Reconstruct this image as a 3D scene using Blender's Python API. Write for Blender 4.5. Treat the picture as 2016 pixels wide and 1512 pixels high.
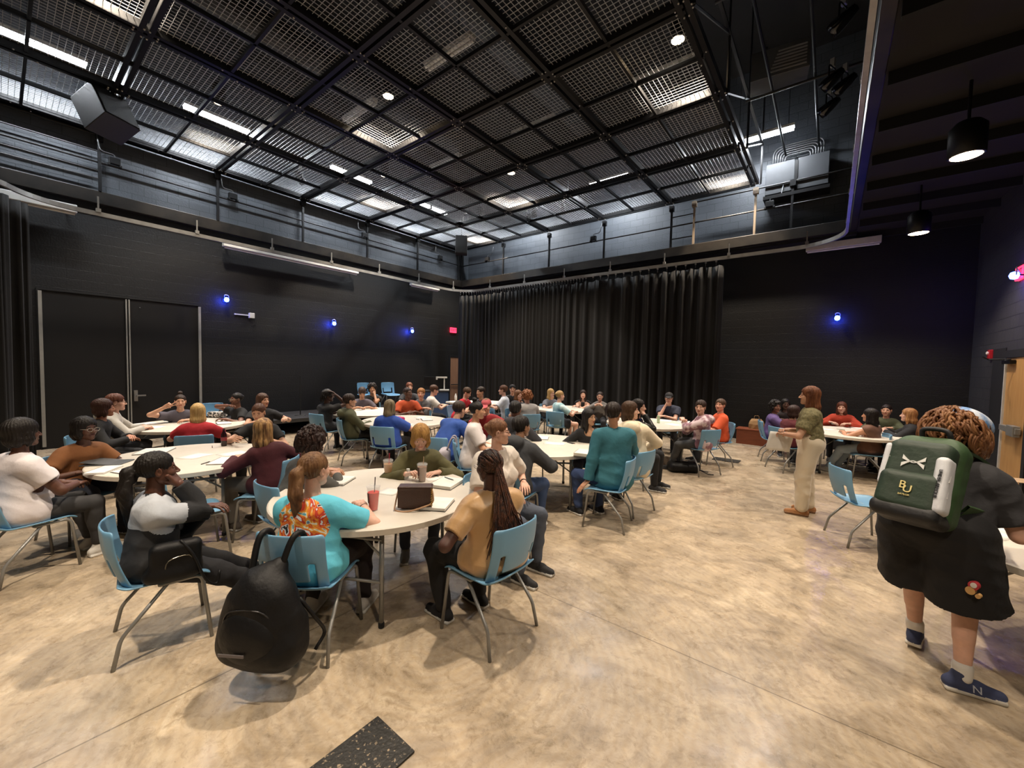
import bpy, math, random
import numpy as np
from mathutils import Vector, Matrix

# ------------------------------------------------------------------ scene
S = bpy.context.scene
COL = S.collection
for o in list(bpy.data.objects): bpy.data.objects.remove(o)
R_ = math.radians
CAM_H = 1.84
FPX = 797.0
YAW, PITCH, ROLL = R_(-38.13), R_(-2.6), R_(1.2)
def cam_axes():
    cy, sy, cp, sp = math.cos(YAW), math.sin(YAW), math.cos(PITCH), math.sin(PITCH)
    f = np.array([sy*cp, cy*cp, sp]); r = np.array([cy, -sy, 0.]); u = np.cross(r, f)
    cr, sr = math.cos(ROLL), math.sin(ROLL)
    return cr*r+sr*u, -sr*r+cr*u, f
CR, CU, CF = cam_axes()
cam_data = bpy.data.cameras.new('camera'); cam = bpy.data.objects.new('camera', cam_data); COL.objects.link(cam)
cam_data.sensor_width = 36; cam_data.lens = 36*FPX/2016; cam_data.clip_start = .05; cam_data.clip_end = 100
cam.matrix_world = Matrix(((CR[0], CU[0], -CF[0], 0), (CR[1], CU[1], -CF[1], 0), (CR[2], CU[2], -CF[2], CAM_H), (0, 0, 0, 1)))
S.camera = cam
S.view_settings.view_transform = 'Standard'; S.view_settings.look = 'None'
S.view_settings.gamma = 1; S.view_settings.use_curve_mapping = False
S.view_settings.exposure = 1.6
world = bpy.data.worlds.new('world'); S.world = world; world.use_nodes = True
world.node_tree.nodes['Background'].inputs[0].default_value = (.02, .022, .028, 1)
world.node_tree.nodes['Background'].inputs[1].default_value = .25
S.cycles.use_denoising = True
S.cycles.max_bounces = 6; S.cycles.diffuse_bounces = 3; S.cycles.glossy_bounces = 3
S.cycles.transmission_bounces = 4; S.cycles.transparent_max_bounces = 8
S.cycles.sample_clamp_indirect = 4
S.cycles.caustics_reflective = False; S.cycles.caustics_refractive = False

def px_dir(px, py):                     # direction of sight through a point of the photograph (2016 x 1512)
    return CR*((px-1008)/FPX) + CU*(-(py-756)/FPX) + CF
def at(px, py, z):
    v = px_dir(px, py); k = (z-CAM_H)/v[2]; return np.array([v[0]*k, v[1]*k, z])
def at_depth(px, py, d):
    v = px_dir(px, py)*d; return np.array([v[0], v[1], v[2]+CAM_H])

# ------------------------------------------------------------------ lamps of the house
WARM = (1.0, .84, .66); COOL = (.90, .95, 1.0)
HOUSE = [(-10.3, -1), (-10.3, 3), (-10.3, 7), (-10.3, 11), (-7.25, -3), (-7.25, 1), (-7.25, 5), (-7.25, 9),
         (-2.2, -1), (-2.2, 3), (-2.2, 7), (-2.2, 11), (-4.7, 1.2), (-4.7, 5.4), (-4.7, 9.4)]  # out-of-view ones carry on the rows, added for light near the camera
HOUSE_W = 520
CANS = [(1.06, 9.63), (1.05, 6.53), (1.05, 3.4), (1.05, .3)]
CAN_W = 90
STRIPS_L = [(-11.0, .54), (-11.0, 3.18), (-11.0, 6.4), (-11.0, 9.4)]
STRIPS_B = [(-8.9, 11.3), (-5.4, 11.3), (-1.5, 11.3)]
STRIP_W = 46
def light(name, kind, loc, energy, color, **kw):
    d = bpy.data.lights.new(name, kind); d.energy = energy; d.color = color
    for k, v in kw.items(): setattr(d, k, v)
    o = bpy.data.objects.new(name, d); o.location = loc; COL.objects.link(o); return o

# ------------------------------------------------------------------ materials
def lin(c):
    if isinstance(c, str):
        c = c.lstrip('#'); c = [int(c[i:i+2], 16)/255 for i in (0, 2, 4)]
    return tuple((x/12.92 if x <= .04045 else ((x+.055)/1.055)**2.4) for x in c)
MATS = {}
def mat(name, c='#808080', rough=.6, metal=0., c2=None, scale=8., bump=0., bscale=40., stretch=None, emit=None, estr=0., spec=.5, sheen=0., contrast=.25, alpha=None, trans=0., sss=0.):
    if name in MATS: return MATS[name]
    m = bpy.data.materials.new(name); m.use_nodes = True; nt = m.node_tree; N = nt.nodes; L = nt.links
    b = N['Principled BSDF']
    b.inputs['Roughness'].default_value = rough; b.inputs['Metallic'].default_value = metal
    b.inputs['Specular IOR Level'].default_value = spec
    if sheen: b.inputs['Sheen Weight'].default_value = sheen
    if trans: b.inputs['Transmission Weight'].default_value = trans
    if alpha is not None: b.inputs['Alpha'].default_value = alpha
    if sss:
        b.inputs['Subsurface Weight'].default_value = sss; b.inputs['Subsurface Radius'].default_value = (.012, .005, .003); b.inputs['Subsurface Scale'].default_value = .6
    tc = N.new('ShaderNodeTexCoord'); mp = N.new('ShaderNodeMapping'); L.new(tc.outputs['Object'], mp.inputs[0])
    if stretch: mp.inputs['Scale'].default_value = stretch
    a = lin(c); d = lin(c2) if c2 else tuple(x*.82 for x in a)
    no = N.new('ShaderNodeTexNoise'); no.inputs['Scale'].default_value = scale; no.inputs['Detail'].default_value = 4
    L.new(mp.outputs[0], no.inputs['Vector'])
    cr = N.new('ShaderNodeValToRGB'); cr.color_ramp.elements[0].position = .5-contrast; cr.color_ramp.elements[1].position = .5+contrast
    cr.color_ramp.elements[0].color = (*d, 1); cr.color_ramp.elements[1].color = (*a, 1)
    L.new(no.outputs['Fac'], cr.inputs[0]); L.new(cr.outputs[0], b.inputs['Base Color'])
    if bump:
        n2 = N.new('ShaderNodeTexNoise'); n2.inputs['Scale'].default_value = bscale; n2.inputs['Detail'].default_value = 3
        L.new(mp.outputs[0], n2.inputs['Vector'])
        bp = N.new('ShaderNodeBump'); bp.inputs['Strength'].default_value = bump; bp.inputs['Distance'].default_value = .01
        L.new(n2.outputs['Fac'], bp.inputs['Height']); L.new(bp.outputs[0], b.inputs['Normal'])
    if emit:
        b.inputs['Emission Color'].default_value = (*lin(emit), 1); b.inputs['Emission Strength'].default_value = estr
    MATS[name] = m; return m
def cloth(c, c2=None, rough=.85, **kw):
    kw.setdefault('bump', .25); kw.setdefault('bscale', 30)
    return mat('cloth_'+c.strip('#')+(c2 or '').strip('#'), c, rough, c2=c2, **kw)
def skin(c): return mat('skin_'+c.strip('#'), c, .5, scale=25, bump=.05, bscale=150, sss=.08, c2=None)
def hairm(c, c2=None): return mat('hair_'+c.strip('#')+(c2 or '').strip('#'), c, .55, spec=.3, c2=c2, scale=30, stretch=(1, 1, .18), bump=.5, bscale=90, contrast=.12)

# ------------------------------------------------------------------ mesh helpers
class MB:
    def __init__(s): s.v = []; s.f = []; s.m = []; s.cur = 0
    def add(s, v, f):
        n = len(s.v); s.v += [tuple(map(float, p)) for p in v]; s.f += [tuple(i+n for i in q) for q in f]; s.m += [s.cur]*len(f); return s
    def box(s, lo, hi, M=None):
        x0, y0, z0 = lo; x1, y1, z1 = hi
        v = [(x0,y0,z0),(x1,y0,z0),(x1,y1,z0),(x0,y1,z0),(x0,y0,z1),(x1,y0,z1),(x1,y1,z1),(x0,y1,z1)]
        if M is not None: v = [tuple(M @ Vector(p)) for p in v]
        return s.add(v, [(0,3,2,1),(4,5,6,7),(0,1,5,4),(1,2,6,5),(2,3,7,6),(3,0,4,7)])
    def cbox(s, c, d, M=None):
        return s.box([c[i]-d[i]/2 for i in range(3)], [c[i]+d[i]/2 for i in range(3)], M)
    def tube(s, pts, r, n=10, caps=True):
        pts = [Vector(p) for p in pts]; rs = r if isinstance(r, (list, tuple)) else [r]*len(pts)
        v = []; prev = None
        for i, p in enumerate(pts):
            t = (pts[min(i+1, len(pts)-1)]-pts[max(i-1, 0)]).normalized()
            if prev is None: a = t.orthogonal().normalized()
            else:
                a = (prev-t*prev.dot(t)); a = a.normalized() if a.length > 1e-6 else t.orthogonal().normalized()
            prev = a; b = t.cross(a)
            for k in range(n):
                w = 2*math.pi*k/n; v.append(p+(a*math.cos(w)+b*math.sin(w))*rs[i])
        f = []
        for i in range(len(pts)-1):
            for k in range(n):
                f.append((i*n+k, i*n+(k+1) % n, (i+1)*n+(k+1) % n, (i+1)*n+k))
        if caps: f.append(tuple(range(n-1, -1, -1))); f.append(tuple(range((len(pts)-1)*n, len(pts)*n)))
        return s.add(v, f)
    def lathe(s, prof, n=24, c=(0, 0, 0), M=None):
        v = []; f = []; m = len(prof)
        for k in range(n):
            w = 2*math.pi*k/n
            for r, z in prof: v.append((c[0]+r*math.cos(w), c[1]+r*math.sin(w), c[2]+z))
        for k in range(n):
            for i in range(m-1):
                a = k*m+i; b = ((k+1) % n)*m+i; f.append((a, b, b+1, a+1))
        if prof[0][0] > 1e-6: f.append(tuple(k*m for k in range(n-1, -1, -1)))
        if prof[-1][0] > 1e-6: f.append(tuple(k*m+m-1 for k in range(n)))
        if M is not None: v = [tuple(M @ Vector(p)) for p in v]
        return s.add(v, f)
    def build(s, name, mats, parent=None, smooth=False, loc=None, bevel=0, rot=0):
        me = bpy.data.meshes.new(name); me.from_pydata(s.v, [], s.f)
        mats = mats if isinstance(mats, (list, tuple)) else [mats]
        for m in mats: me.materials.append(m)
        if len(mats) > 1: me.polygons.foreach_set('material_index', s.m)
        if smooth: me.polygons.foreach_set('use_smooth', [True]*len(me.polygons))
        me.validate(); me.update()
        o = bpy.data.objects.new(name, me); COL.objects.link(o)
        if parent: o.parent = parent
        if loc is not None: o.location = loc
        if rot: o.rotation_euler.z = rot
        if bevel:
            b = o.modifiers.new('bevel', 'BEVEL'); b.width = bevel; b.segments = 2; b.limit_method = 'ANGLE'
        return o
def fillet(pts, r=.04, n=5):
    pts = [Vector(p) for p in pts]; out = [pts[0]]
    for i in range(1, len(pts)-1):
        a, b, c = pts[i-1], pts[i], pts[i+1]
        d1 = (a-b); d2 = (c-b); k = min(r, d1.length*.45, d2.length*.45)
        p, q = b+d1.normalized()*k, b+d2.normalized()*k
        for j in range(n+1):
            t = j/n; out.append(p*(1-t)**2+b*2*t*(1-t)+q*t*t)
    out.append(pts[-1]); return out
def tag(o, label=None, cat=None, group=None, kind=None):
    if label: o['label'] = label
    if cat: o['category'] = cat
    if group: o['group'] = group
    if kind: o['kind'] = kind
    return o
def empty(name, loc, rz=0, label=None, cat=None, group=None):
    o = bpy.data.objects.new(name, None); o.empty_display_size = .1; COL.objects.link(o)
    o.location = loc; o.rotation_euler.z = rz
    return tag(o, label, cat, group)
KIDS = {}
def copy_tree(o, parent=None):
    c = o.copy(); COL.objects.link(c); c.parent = parent
    for ch in [x for x in COL.objects if x.parent == o]: copy_tree(ch, c)
    return c
def struct(o): o['kind'] = 'structure'; return o

# text as mesh (writing seen on things of the place)
def text(body, size, name, m, parent=None, depth=.002):
    cu = bpy.data.curves.new(name, 'FONT'); cu.body = body; cu.size = size; cu.extrude = depth/2
    cu.align_x = 'CENTER'; cu.align_y = 'CENTER'; cu.resolution_u = 3
    o = bpy.data.objects.new(name, cu); COL.objects.link(o)
    me = bpy.data.meshes.new_from_object(o); COL.objects.unlink(o); bpy.data.objects.remove(o)
    me.materials.clear(); me.materials.append(m)
    q = bpy.data.objects.new(name, me); COL.objects.link(q)
    if parent: q.parent = parent
    return q
# ------------------------------------------------------------------ the room
XL, YB, XR = -12.1, 12.3, 2.25
YF = -4.0
GZ = 6.39
def block_mat(name, c, c2, mortar, rough=.6, bump=.5):
    m = bpy.data.materials.new(name); m.use_nodes = True; N = m.node_tree.nodes; L = m.node_tree.links; b = N['Principled BSDF']
    g = N.new('ShaderNodeNewGeometry'); sx = N.new('ShaderNodeSeparateXYZ'); L.new(g.outputs['Position'], sx.inputs[0])
    ad = N.new('ShaderNodeMath'); ad.operation = 'ADD'; L.new(sx.outputs['X'], ad.inputs[0]); L.new(sx.outputs['Y'], ad.inputs[1])
    cb = N.new('ShaderNodeCombineXYZ'); L.new(ad.outputs[0], cb.inputs['X']); L.new(sx.outputs['Z'], cb.inputs['Y'])
    br = N.new('ShaderNodeTexBrick'); L.new(cb.outputs[0], br.inputs['Vector'])
    br.inputs['Scale'].default_value = 1; br.inputs['Brick Width'].default_value = .4; br.inputs['Row Height'].default_value = .2
    br.inputs['Mortar Size'].default_value = .006; br.inputs['Mortar Smooth'].default_value = .2
    br.inputs['Color1'].default_value = (*lin(c), 1); br.inputs['Color2'].default_value = (*lin(c2), 1); br.inputs['Mortar'].default_value = (*lin(mortar), 1)
    L.new(br.outputs['Color'], b.inputs['Base Color']); b.inputs['Roughness'].default_value = rough
    no = N.new('ShaderNodeTexNoise'); no.inputs['Scale'].default_value = 30; no.inputs['Detail'].default_value = 5; L.new(g.outputs['Position'], no.inputs['Vector'])
    ma = N.new('ShaderNodeMath'); ma.operation = 'MULTIPLY_ADD'; ma.inputs[1].default_value = -1.0
    L.new(br.outputs['Fac'], ma.inputs[0]); L.new(no.outputs['Fac'], ma.inputs[2])
    bp = N.new('ShaderNodeBump'); bp.inputs['Strength'].default_value = bump; bp.inputs['Distance'].default_value = .01
    L.new(ma.outputs[0], bp.inputs['Height']); L.new(bp.outputs[0], b.inputs['Normal'])
    return m
M_UPPER = block_mat('painted_block_blue_grey', '#454a50', '#40454b', '#2b3036', .5)
M_LOWER = block_mat('painted_block_black', '#09090a', '#08090a', '#050506', .55, .35)
M_RIGHTW = block_mat('painted_block_charcoal', '#38383a', '#343436', '#222224', .55, .4)
M_BLACK = mat('matt_black', '#0b0b0c', .75, bump=.1)
M_BLACKG = mat('black_steel', '#0b0b0d', .45, bump=.05, spec=.35)
M_STEEL = mat('dark_bronze_steel', '#2c2721', .45, metal=.3, c2='#171412', scale=2.5, contrast=.15)
M_GALV = mat('galvanised_steel', '#a5a39e', .38, metal=.5, c2='#8d8b86', scale=6)
M_WIRE = mat('grey_wire', '#a9abae', .45, metal=.2)
M_GREYP = mat('grey_leg_paint', '#8f8f8d', .35, metal=.35)
M_WHITEP = mat('white_housing', '#c9c9c5', .5)
M_WOOD = mat('birch_veneer', '#c79a62', .45, c2='#b5864f', scale=5, stretch=(6, 6, .6))
M_DARK = mat('dark_void', '#060607', .95)

def floor_mat():
    m = bpy.data.materials.new('sealed_concrete'); m.use_nodes = True; N = m.node_tree.nodes; L = m.node_tree.links; b = N['Principled BSDF']
    g = N.new('ShaderNodeNewGeometry'); P = g.outputs['Position']
    def noise(sc, det=6, rough=.6, dist=0., mapping=None):
        n = N.new('ShaderNodeTexNoise'); n.inputs['Scale'].default_value = sc; n.inputs['Detail'].default_value = det; n.inputs['Roughness'].default_value = rough; n.inputs['Distortion'].default_value = dist
        if mapping:
            mp = N.new('ShaderNodeMapping'); mp.inputs['Scale'].default_value = mapping; mp.inputs['Rotation'].default_value = (0, 0, .25); L.new(P, mp.inputs[0]); L.new(mp.outputs[0], n.inputs['Vector'])
        else: L.new(P, n.inputs['Vector'])
        return n.outputs['Fac']
    def ramp(src, stops):
        r = N.new('ShaderNodeValToRGB'); e = r.color_ramp.elements
        while len(e) < len(stops): e.new(.5)
        for q, (p, c) in zip(e, stops): q.position = p; q.color = (*lin(c), 1)
        L.new(src, r.inputs[0]); return r.outputs[0]
    def mix(kind, fac, a, c):
        x = N.new('ShaderNodeMixRGB'); x.blend_type = kind
        for s, v in ((0, fac), (1, a), (2, c)):
            if isinstance(v, (int, float)): x.inputs[s].default_value = v
            else: L.new(v, x.inputs[s])
        return x.outputs[0]
    big = ramp(noise(.55, 5, .6, .6), [(.3, '#998b7b'), (.5, '#b1a290'), (.7, '#c4b59f')])
    mid = ramp(noise(2.6, 8, .68, 1.2), [(.3, '#7d7265'), (.45, '#a69782'), (.58, '#c0af96'), (.72, '#dccfb6')])
    col = mix('MIX', .55, big, mid)
    streak = ramp(noise(2.2, 7, .7, 1.5, (.7, 1.3, 1)), [(.36, '#a39a8c'), (.56, '#ffffff')])
    col = mix('MULTIPLY', .3, col, streak)
    fine = ramp(noise(14, 8, .75, .8), [(.34, '#b3a894'), (.5, '#ffffff'), (.68, '#fff7e6')])
    col = mix('MULTIPLY', .55, col, fine)
    # cool grey patches where the sealer is worn
    patch = noise(.8, 4, .55, .3)
    pr = ramp(patch, [(.56, '#000000'), (.66, '#ffffff')])
    x = N.new('ShaderNodeMixRGB'); L.new(pr, x.inputs[0]); L.new(col, x.inputs[1]); x.inputs[2].default_value = (*lin('#9c9384'), 1)
    x2 = mix('MIX', .35, col, x.outputs[0]); col = x2
    blot = ramp(noise(1.1, 9, .72, 2.2), [(.38, '#8b8377'), (.5, '#ffffff')]); col = mix('MULTIPLY', .38, col, blot)
    speck = ramp(noise(60, 3, .6), [(.24, '#5c5244'), (.30, '#ffffff')]); col = mix('MULTIPLY', .8, col, speck)
    # sawn joints
    sx = N.new('ShaderNodeSeparateXYZ'); L.new(P, sx.inputs[0])
    def joint(out, pos, w):
        a = N.new('ShaderNodeMath'); a.operation = 'SUBTRACT'; L.new(out, a.inputs[0]); a.inputs[1].default_value = pos
        c = N.new('ShaderNodeMath'); c.operation = 'ABSOLUTE'; L.new(a.outputs[0], c.inputs[0])
        d = N.new('ShaderNodeMath'); d.operation = 'LESS_THAN'; L.new(c.outputs[0], d.inputs[0]); d.inputs[1].default_value = w; return d.outputs[0]
    for out, pos, w, k in ((sx.outputs['Y'], 2.70, .004, .65), (sx.outputs['X'], -2.72, .005, .65), (sx.outputs['Y'], 3.55, .02, .16), (sx.outputs['Y'], 7.3, .005, .4), (sx.outputs['X'], -7.3, .005, .4)):
        j = joint(out, pos, w); mu = N.new('ShaderNodeMath'); mu.operation = 'MULTIPLY'; L.new(j, mu.inputs[0]); mu.inputs[1].default_value = k
        z = N.new('ShaderNodeMixRGB'); L.new(mu.outputs[0], z.inputs[0]); L.new(col, z.inputs[1]); z.inputs[2].default_value = (*lin('#4d4335'), 1); col = z.outputs[0]
    # trowel rings
    mp = N.new('ShaderNodeMapping'); mp.inputs['Location'].default_value = (1.95, -1.75, 0); L.new(P, mp.inputs[0])
    wv = N.new('ShaderNodeTexWave'); wv.wave_type = 'RINGS'; wv.rings_direction = 'Z'; wv.inputs['Scale'].default_value = 5.5; wv.inputs['Distortion'].default_value = 6; wv.inputs['Detail'].default_value = 3; L.new(mp.outputs[0], wv.inputs['Vector'])
    rr = ramp(wv.outputs['Fac'], [(.0, '#e9e0d0'), (.75, '#ffffff'), (1, '#ffffff')]); col = mix('MULTIPLY', .35, col, rr)
    L.new(col, b.inputs['Base Color'])
    ro = N.new('ShaderNodeMapRange'); L.new(noise(3.5, 5), ro.inputs[0]); ro.inputs[1].default_value = .3; ro.inputs[2].default_value = .7; ro.inputs[3].default_value = .2; ro.inputs[4].default_value = .42
    L.new(ro.outputs[0], b.inputs['Roughness']); b.inputs['Specular IOR Level'].default_value = .45
    bp = N.new('ShaderNodeBump'); bp.inputs['Strength'].default_value = .12; bp.inputs['Distance'].default_value = .01; L.new(noise(22, 6), bp.inputs['Height']); L.new(bp.outputs[0], b.inputs['Normal'])
    return m
def plain_box(name, lo, hi, m, **k): return MB().box(lo, hi).build(name, m, **k)
struct(plain_box('floor', (XL-.3, YF-.3, -.2), (XR+.3, YB+.3, 0), floor_mat()))
struct(plain_box('ceiling', (XL-.3, YF-.3, 9.6), (XR+.3, YB+.3, 9.8), mat('black_ceiling_deck', '#0d0d0f', .9)))
# lower walls are black, the upper band above the ledge is painted blue grey
def wall(name, lo, hi, lower, upper, zsplit=5.1):
    b = MB(); b.cur = 0; b.box(lo, (hi[0], hi[1], zsplit)); b.cur = 1; b.box((lo[0], lo[1], zsplit), hi)
    return struct(b.build(name, [lower, upper]))
wall('wall_left', (XL-.3, YF, 0), (XL, YB+.3, 9.6), M_LOWER, M_UPPER)
wall('wall_back', (XL, YB, 0), (XR, YB+.3, 9.6), M_LOWER, M_UPPER)
wall('wall_right', (XR, YF, 0), (XR+.3, YB+.3, 9.6), M_RIGHTW, M_UPPER)
wall('wall_front', (XL, YF-.3, 0), (XR, YF, 9.6), M_LOWER, M_UPPER)
# low soffit over the right aisle with its joists
struct(plain_box('ceiling_low_right', (.32, YF, 5.0), (XR, YB, 5.12), mat('low_soffit', '#120e0f', .85)))
b = MB()
for y in np.arange(-3.6, 12.2, 1.05): b.box((.34, y, 4.86), (XR, y+.07, 5.0))
struct(b.build('trim_1', mat('soffit_joist', '#070708', .8)))
struct(plain_box('wall_bulkhead', (.32, YF, 5.12), (.44, YB, 9.6), M_BLACK))
# ledge: steel channel round the opening
def channel(name, a, c, w=.16, h=.26, z=5.25):
    (x0, y0), (x1, y1) = a, c; b = MB()
    b.box((min(x0, x1), min(y0, y1), z-h), (max(x0, x1), max(y0, y1), z)); return struct(b.build(name, M_STEEL, bevel=.01))
channel('trim_2', (XL, YF), (-11.98, 11.85))
channel('trim_3', (XL, 11.79), (.32, 11.93))
channel('trim_4', (.2, YF), (.32, 11.79))
struct(plain_box('trim_5', (XL, 11.93, 4.93), (.32, YB, 4.99), M_BLACK))

# floor trench cover
def plate_mat():
    m = mat('black_floor_cover', '#1d1c1a', .55, c2='#11100f', scale=20, bump=.4, bscale=60); N = m.node_tree.nodes; L = m.node_tree.links; b = N['Principled BSDF']
    no = N.new('ShaderNodeTexNoise'); no.inputs['Scale'].default_value = 55; no.inputs['Detail'].default_value = 5
    tc = N.new('ShaderNodeTexCoord'); L.new(tc.outputs['Object'], no.inputs['Vector'])
    r = N.new('ShaderNodeValToRGB'); r.color_ramp.elements[0].position = .6; r.color_ramp.elements[1].position = .72
    L.new(no.outputs['Fac'], r.inputs[0]); src = b.inputs['Base Color'].links[0].from_socket
    x = N.new('ShaderNodeMixRGB'); L.new(r.outputs[0], x.inputs[0]); L.new(src, x.inputs[1]); x.inputs[2].default_value = (*lin('#8a7b66'), 1); L.new(x.outputs[0], b.inputs['Base Color']); return m
p1 = at(744, 1413, 0)
fc = MB().box((p1[0], p1[1]-.95, 0), (p1[0]+.30, p1[1], .012)).build('floor_cover', plate_mat(), bevel=.003)
tag(fc, 'black scuffed cable trench cover let into the concrete floor in the foreground', 'floor cover')
MB().lathe([(.013, 0), (.013, .002), (.004, .003)], 16, (p1[0]+.24, p1[1]-.2, .012)).build('screw', M_DARK, fc)

# ------------------------------------------------------------------ rigging grid overhead
U = 2.04
gx = [-11.86+U*i for i in range(6)]
gy = [11.6-U*j for j in range(8)]
grid = empty('rigging_grid', (-6.8, 4, GZ), 0, 'black steel tension wire rigging grid spanning the whole ceiling of the hall', 'rigging grid')
def gpart(b, name, m, **k):
    o = b.build(name, m, None, **k); o.parent = grid; o.matrix_parent_inverse = Matrix.Translation((6.8, -4, -GZ)); return o
y0, y1 = gy[-1], gy[0]; x0, x1 = gx[0], gx[-1]
for i, x in enumerate(gx):
    b = MB()
    for dx in (-.055, .055): b.box((x+dx-.032, y0, GZ), (x+dx+.032, y1, GZ+.11))
    if i == 5: b.box((x+.10, y0, GZ+.9), (x+.15, y1, GZ+.95))
    gpart(b, 'beam', M_BLACKG)
for j, y in enumerate(gy):
    b = MB()
    for dy in (-.055, .055): b.box((x0, y+dy-.032, GZ+.002), (x1, y+dy+.032, GZ+.112))
    gpart(b, 'beam', M_BLACKG)
for i in range(5):
    gpart(MB().box((gx[i]+U/2-.02, y0, GZ+.01), (gx[i]+U/2+.02, y1, GZ+.07)), 'purlin', M_BLACKG)
for j in range(7):
    gpart(MB().box((x0, gy[j]-U/2-.02, GZ+.01), (x1, gy[j]-U/2+.02, GZ+.07)), 'purlin', M_BLACKG)
wb = MB(); NW = 26; cell = U-.13; r = .0032
for k in range(NW+1):
    t = -cell/2+cell*k/NW
    wb.box((t-r, -cell/2, -r), (t+r, cell/2, r)); wb.box((-cell/2, t-r, r), (cell/2, t+r, 3*r))
first = None
for i in range(5):
    for j in range(7):
        c = ((gx[i]+gx[i+1])/2, (gy[j]+gy[j+1])/2, GZ+.085)
        if first is None: first = o = wb.build('wire_panel', M_WIRE)
        else: o = first.copy(); COL.objects.link(o)
        o.parent = grid; o.location = (c[0]+6.8, c[1]-4, c[2]-GZ)
bb = MB()
for x in gx:
    for y in gy:
        for dx, dy in ((-.1, .03), (.1, .03), (-.1, -.03), (.1, -.03), (.03, .13), (-.03, .13), (.03, -.13), (-.03, -.13), (.06, .9), (-.06, -.9)):
            bb.lathe([(.013, 0), (.013, -.012), (.006, -.018)][::-1], 6, (x+dx, y+dy, GZ))
gpart(bb, 'bolts', mat('zinc_bolt', '#c9c7c2', .3, metal=.7))['kind'] = 'stuff'
# diagonal hangers / truss along the open right edge
b = MB()
xr = gx[-1]+.12
for k, y in enumerate(gy):
    b.tube([(xr, y, GZ), (xr, y, GZ+.95)], .024, 6)
    if k < 7: b.tube([(xr, y, GZ+.95), (xr, y-U, GZ)], .02, 6)
    b.tube([(xr, y, GZ+.93), (xr, y, 9.6)], .018, 6)
b.tube([(xr, y0, GZ+.95), (xr, y1, GZ+.95)], .026, 6)
gpart(b, 'edge_truss', M_BLACKG)
hr = MB().tube([(0, 0, 0), (0, 0, 3.1)], .009, 5).build('hanger_rod', M_BLACKG)
for i in range(1, 5):
    for j in range(1, 7):
        o = hr if (i, j) == (1, 1) else hr.copy()
        if o is not hr: COL.objects.link(o)
        o.parent = grid; o.location = (gx[i]+6.8, gy[j]-4, .1)
# lighting pipes over the open strip on the right (fixed like the grid)
b = MB()
for x in (-1.1, -.45): b.tube([(x, YF+.5, GZ+.75), (x, 12.1, GZ+.75)], .024, 8)
for y in (9.2, 6.5, 3.8): b.tube([(xr, y, GZ+.72), (.3, y, GZ+.72)], .024, 8)
gpart(b, 'lighting_pipe', M_BLACKG)

# railing between grid and ledge
rail = empty('guard_railing', (-11.9, 4, 5.25), 0, 'black steel guard railing standing on the ledge below the edge of the grid', 'railing')
def rpart(b, name, m):
    o = b.build(name, m); o.parent = rail; o.matrix_parent_inverse = Matrix.Translation((11.9, -4, -5.25)); return o
for y in gy: rpart(MB().box((-11.99-.025, y-.025, 5.25), (-11.99+.025, y+.025, GZ+.02)).box((-12.03, y-.06, GZ-.14), (-11.93, y+.06, GZ)), 'post', M_BLACKG)
M_TAN = mat('primed_post', '#7d6f5e', .5)
for i, x in enumerate(gx[1:]+[-3.1, -.9]): rpart(MB().box((x-.025, 11.8, 5.25), (x+.025, 11.85, GZ+.02)).box((x-.06, 11.77, GZ-.14), (x+.06, 11.87, GZ)), 'post', M_TAN if x in (gx[-1], -3.1) else M_BLACKG)
rpart(MB().box((-11.99-.04, 11.79, 5.25), (-11.95, 11.87, GZ+.02)), 'post', M_BLACKG)
rpart(MB().tube([(-11.99, YF, 5.83), (-11.99, 11.8, 5.83)], .02, 8), 'rail', M_BLACKG)
rpart(MB().tube([(-11.99, 11.82, 5.83), (.2, 11.82, 5.83)], .02, 8), 'rail', M_BLACKG)
rpart(MB().tube([(-3.1, 11.82, GZ-.02), (.2, 11.82, GZ-.02)], .02, 8), 'rail', M_BLACKG)
rpart(MB().tube([(-11.99, YF, GZ-.02), (-11.99, 1.4, GZ-.02)], .03, 8), 'rail', M_BLACKG)
rpart(MB().box((-12.0, YF, GZ-.0), (-11.9, 11.8, GZ+.08)), 'rail', M_BLACKG)
for z in (5.50, 5.66, 6.05): rpart(MB().tube([(-11.99, YF, z), (-11.99, 1.4, z)], .014, 6), 'rail', M_BLACKG)
for z in (5.48, 6.08): rpart(MB().tube([(gx[4], 11.82, z), (-3.1, 11.82, z)], .014, 6), 'rail', M_BLACKG)

# outlet boxes with conduit loops on the rail
ob = empty('outlet_box', (0, 0, 0))
MB().box((-.09, -.05, 0), (.09, .05, .13)).box((-.11, -.055, -.05), (-.07, .055, .0)).box((.07, -.055, -.05), (.11, .055, .0)).build('box', M_BLACKG, ob, bevel=.006)
MB().tube(fillet([(.0, 0, .13), (.0, .0, .2), (.22, 0, .2), (.26, .04, .5)], .08), .011, 6, ).build('conduit', mat('grey_conduit', '#6c6e70', .4, metal=.4), ob, smooth=True)
first = True
for (x, y, rz, lab) in ((-11.95, 1.62, R_(-90), 'black outlet box on the left ledge under the hanging loudspeaker'), (-11.95, 3.75, R_(-90), 'black outlet box on the left rail, second from the left end'),
                        (-11.95, 7.4, R_(-90), 'black outlet box on the left rail left of the corner, third from the left end'), (-11.95, 10.6, R_(-90), 'black outlet box on the left rail just left of the room corner'),
                        (-10.6, 11.8, 0, 'black outlet box on the back rail just right of the room corner'), (-6.1, 11.8, 0, 'black outlet box in the middle of the back rail'), (-1.35, 11.8, 0, 'black outlet box on the back rail nearest the right side pipes')):
    o = ob if first else copy_tree(ob); first = False
    o.location = (x, y, 5.86); o.rotation_euler.z = rz; tag(o, lab, 'outlet box', 'outlet boxes on the guard railing')

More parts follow.
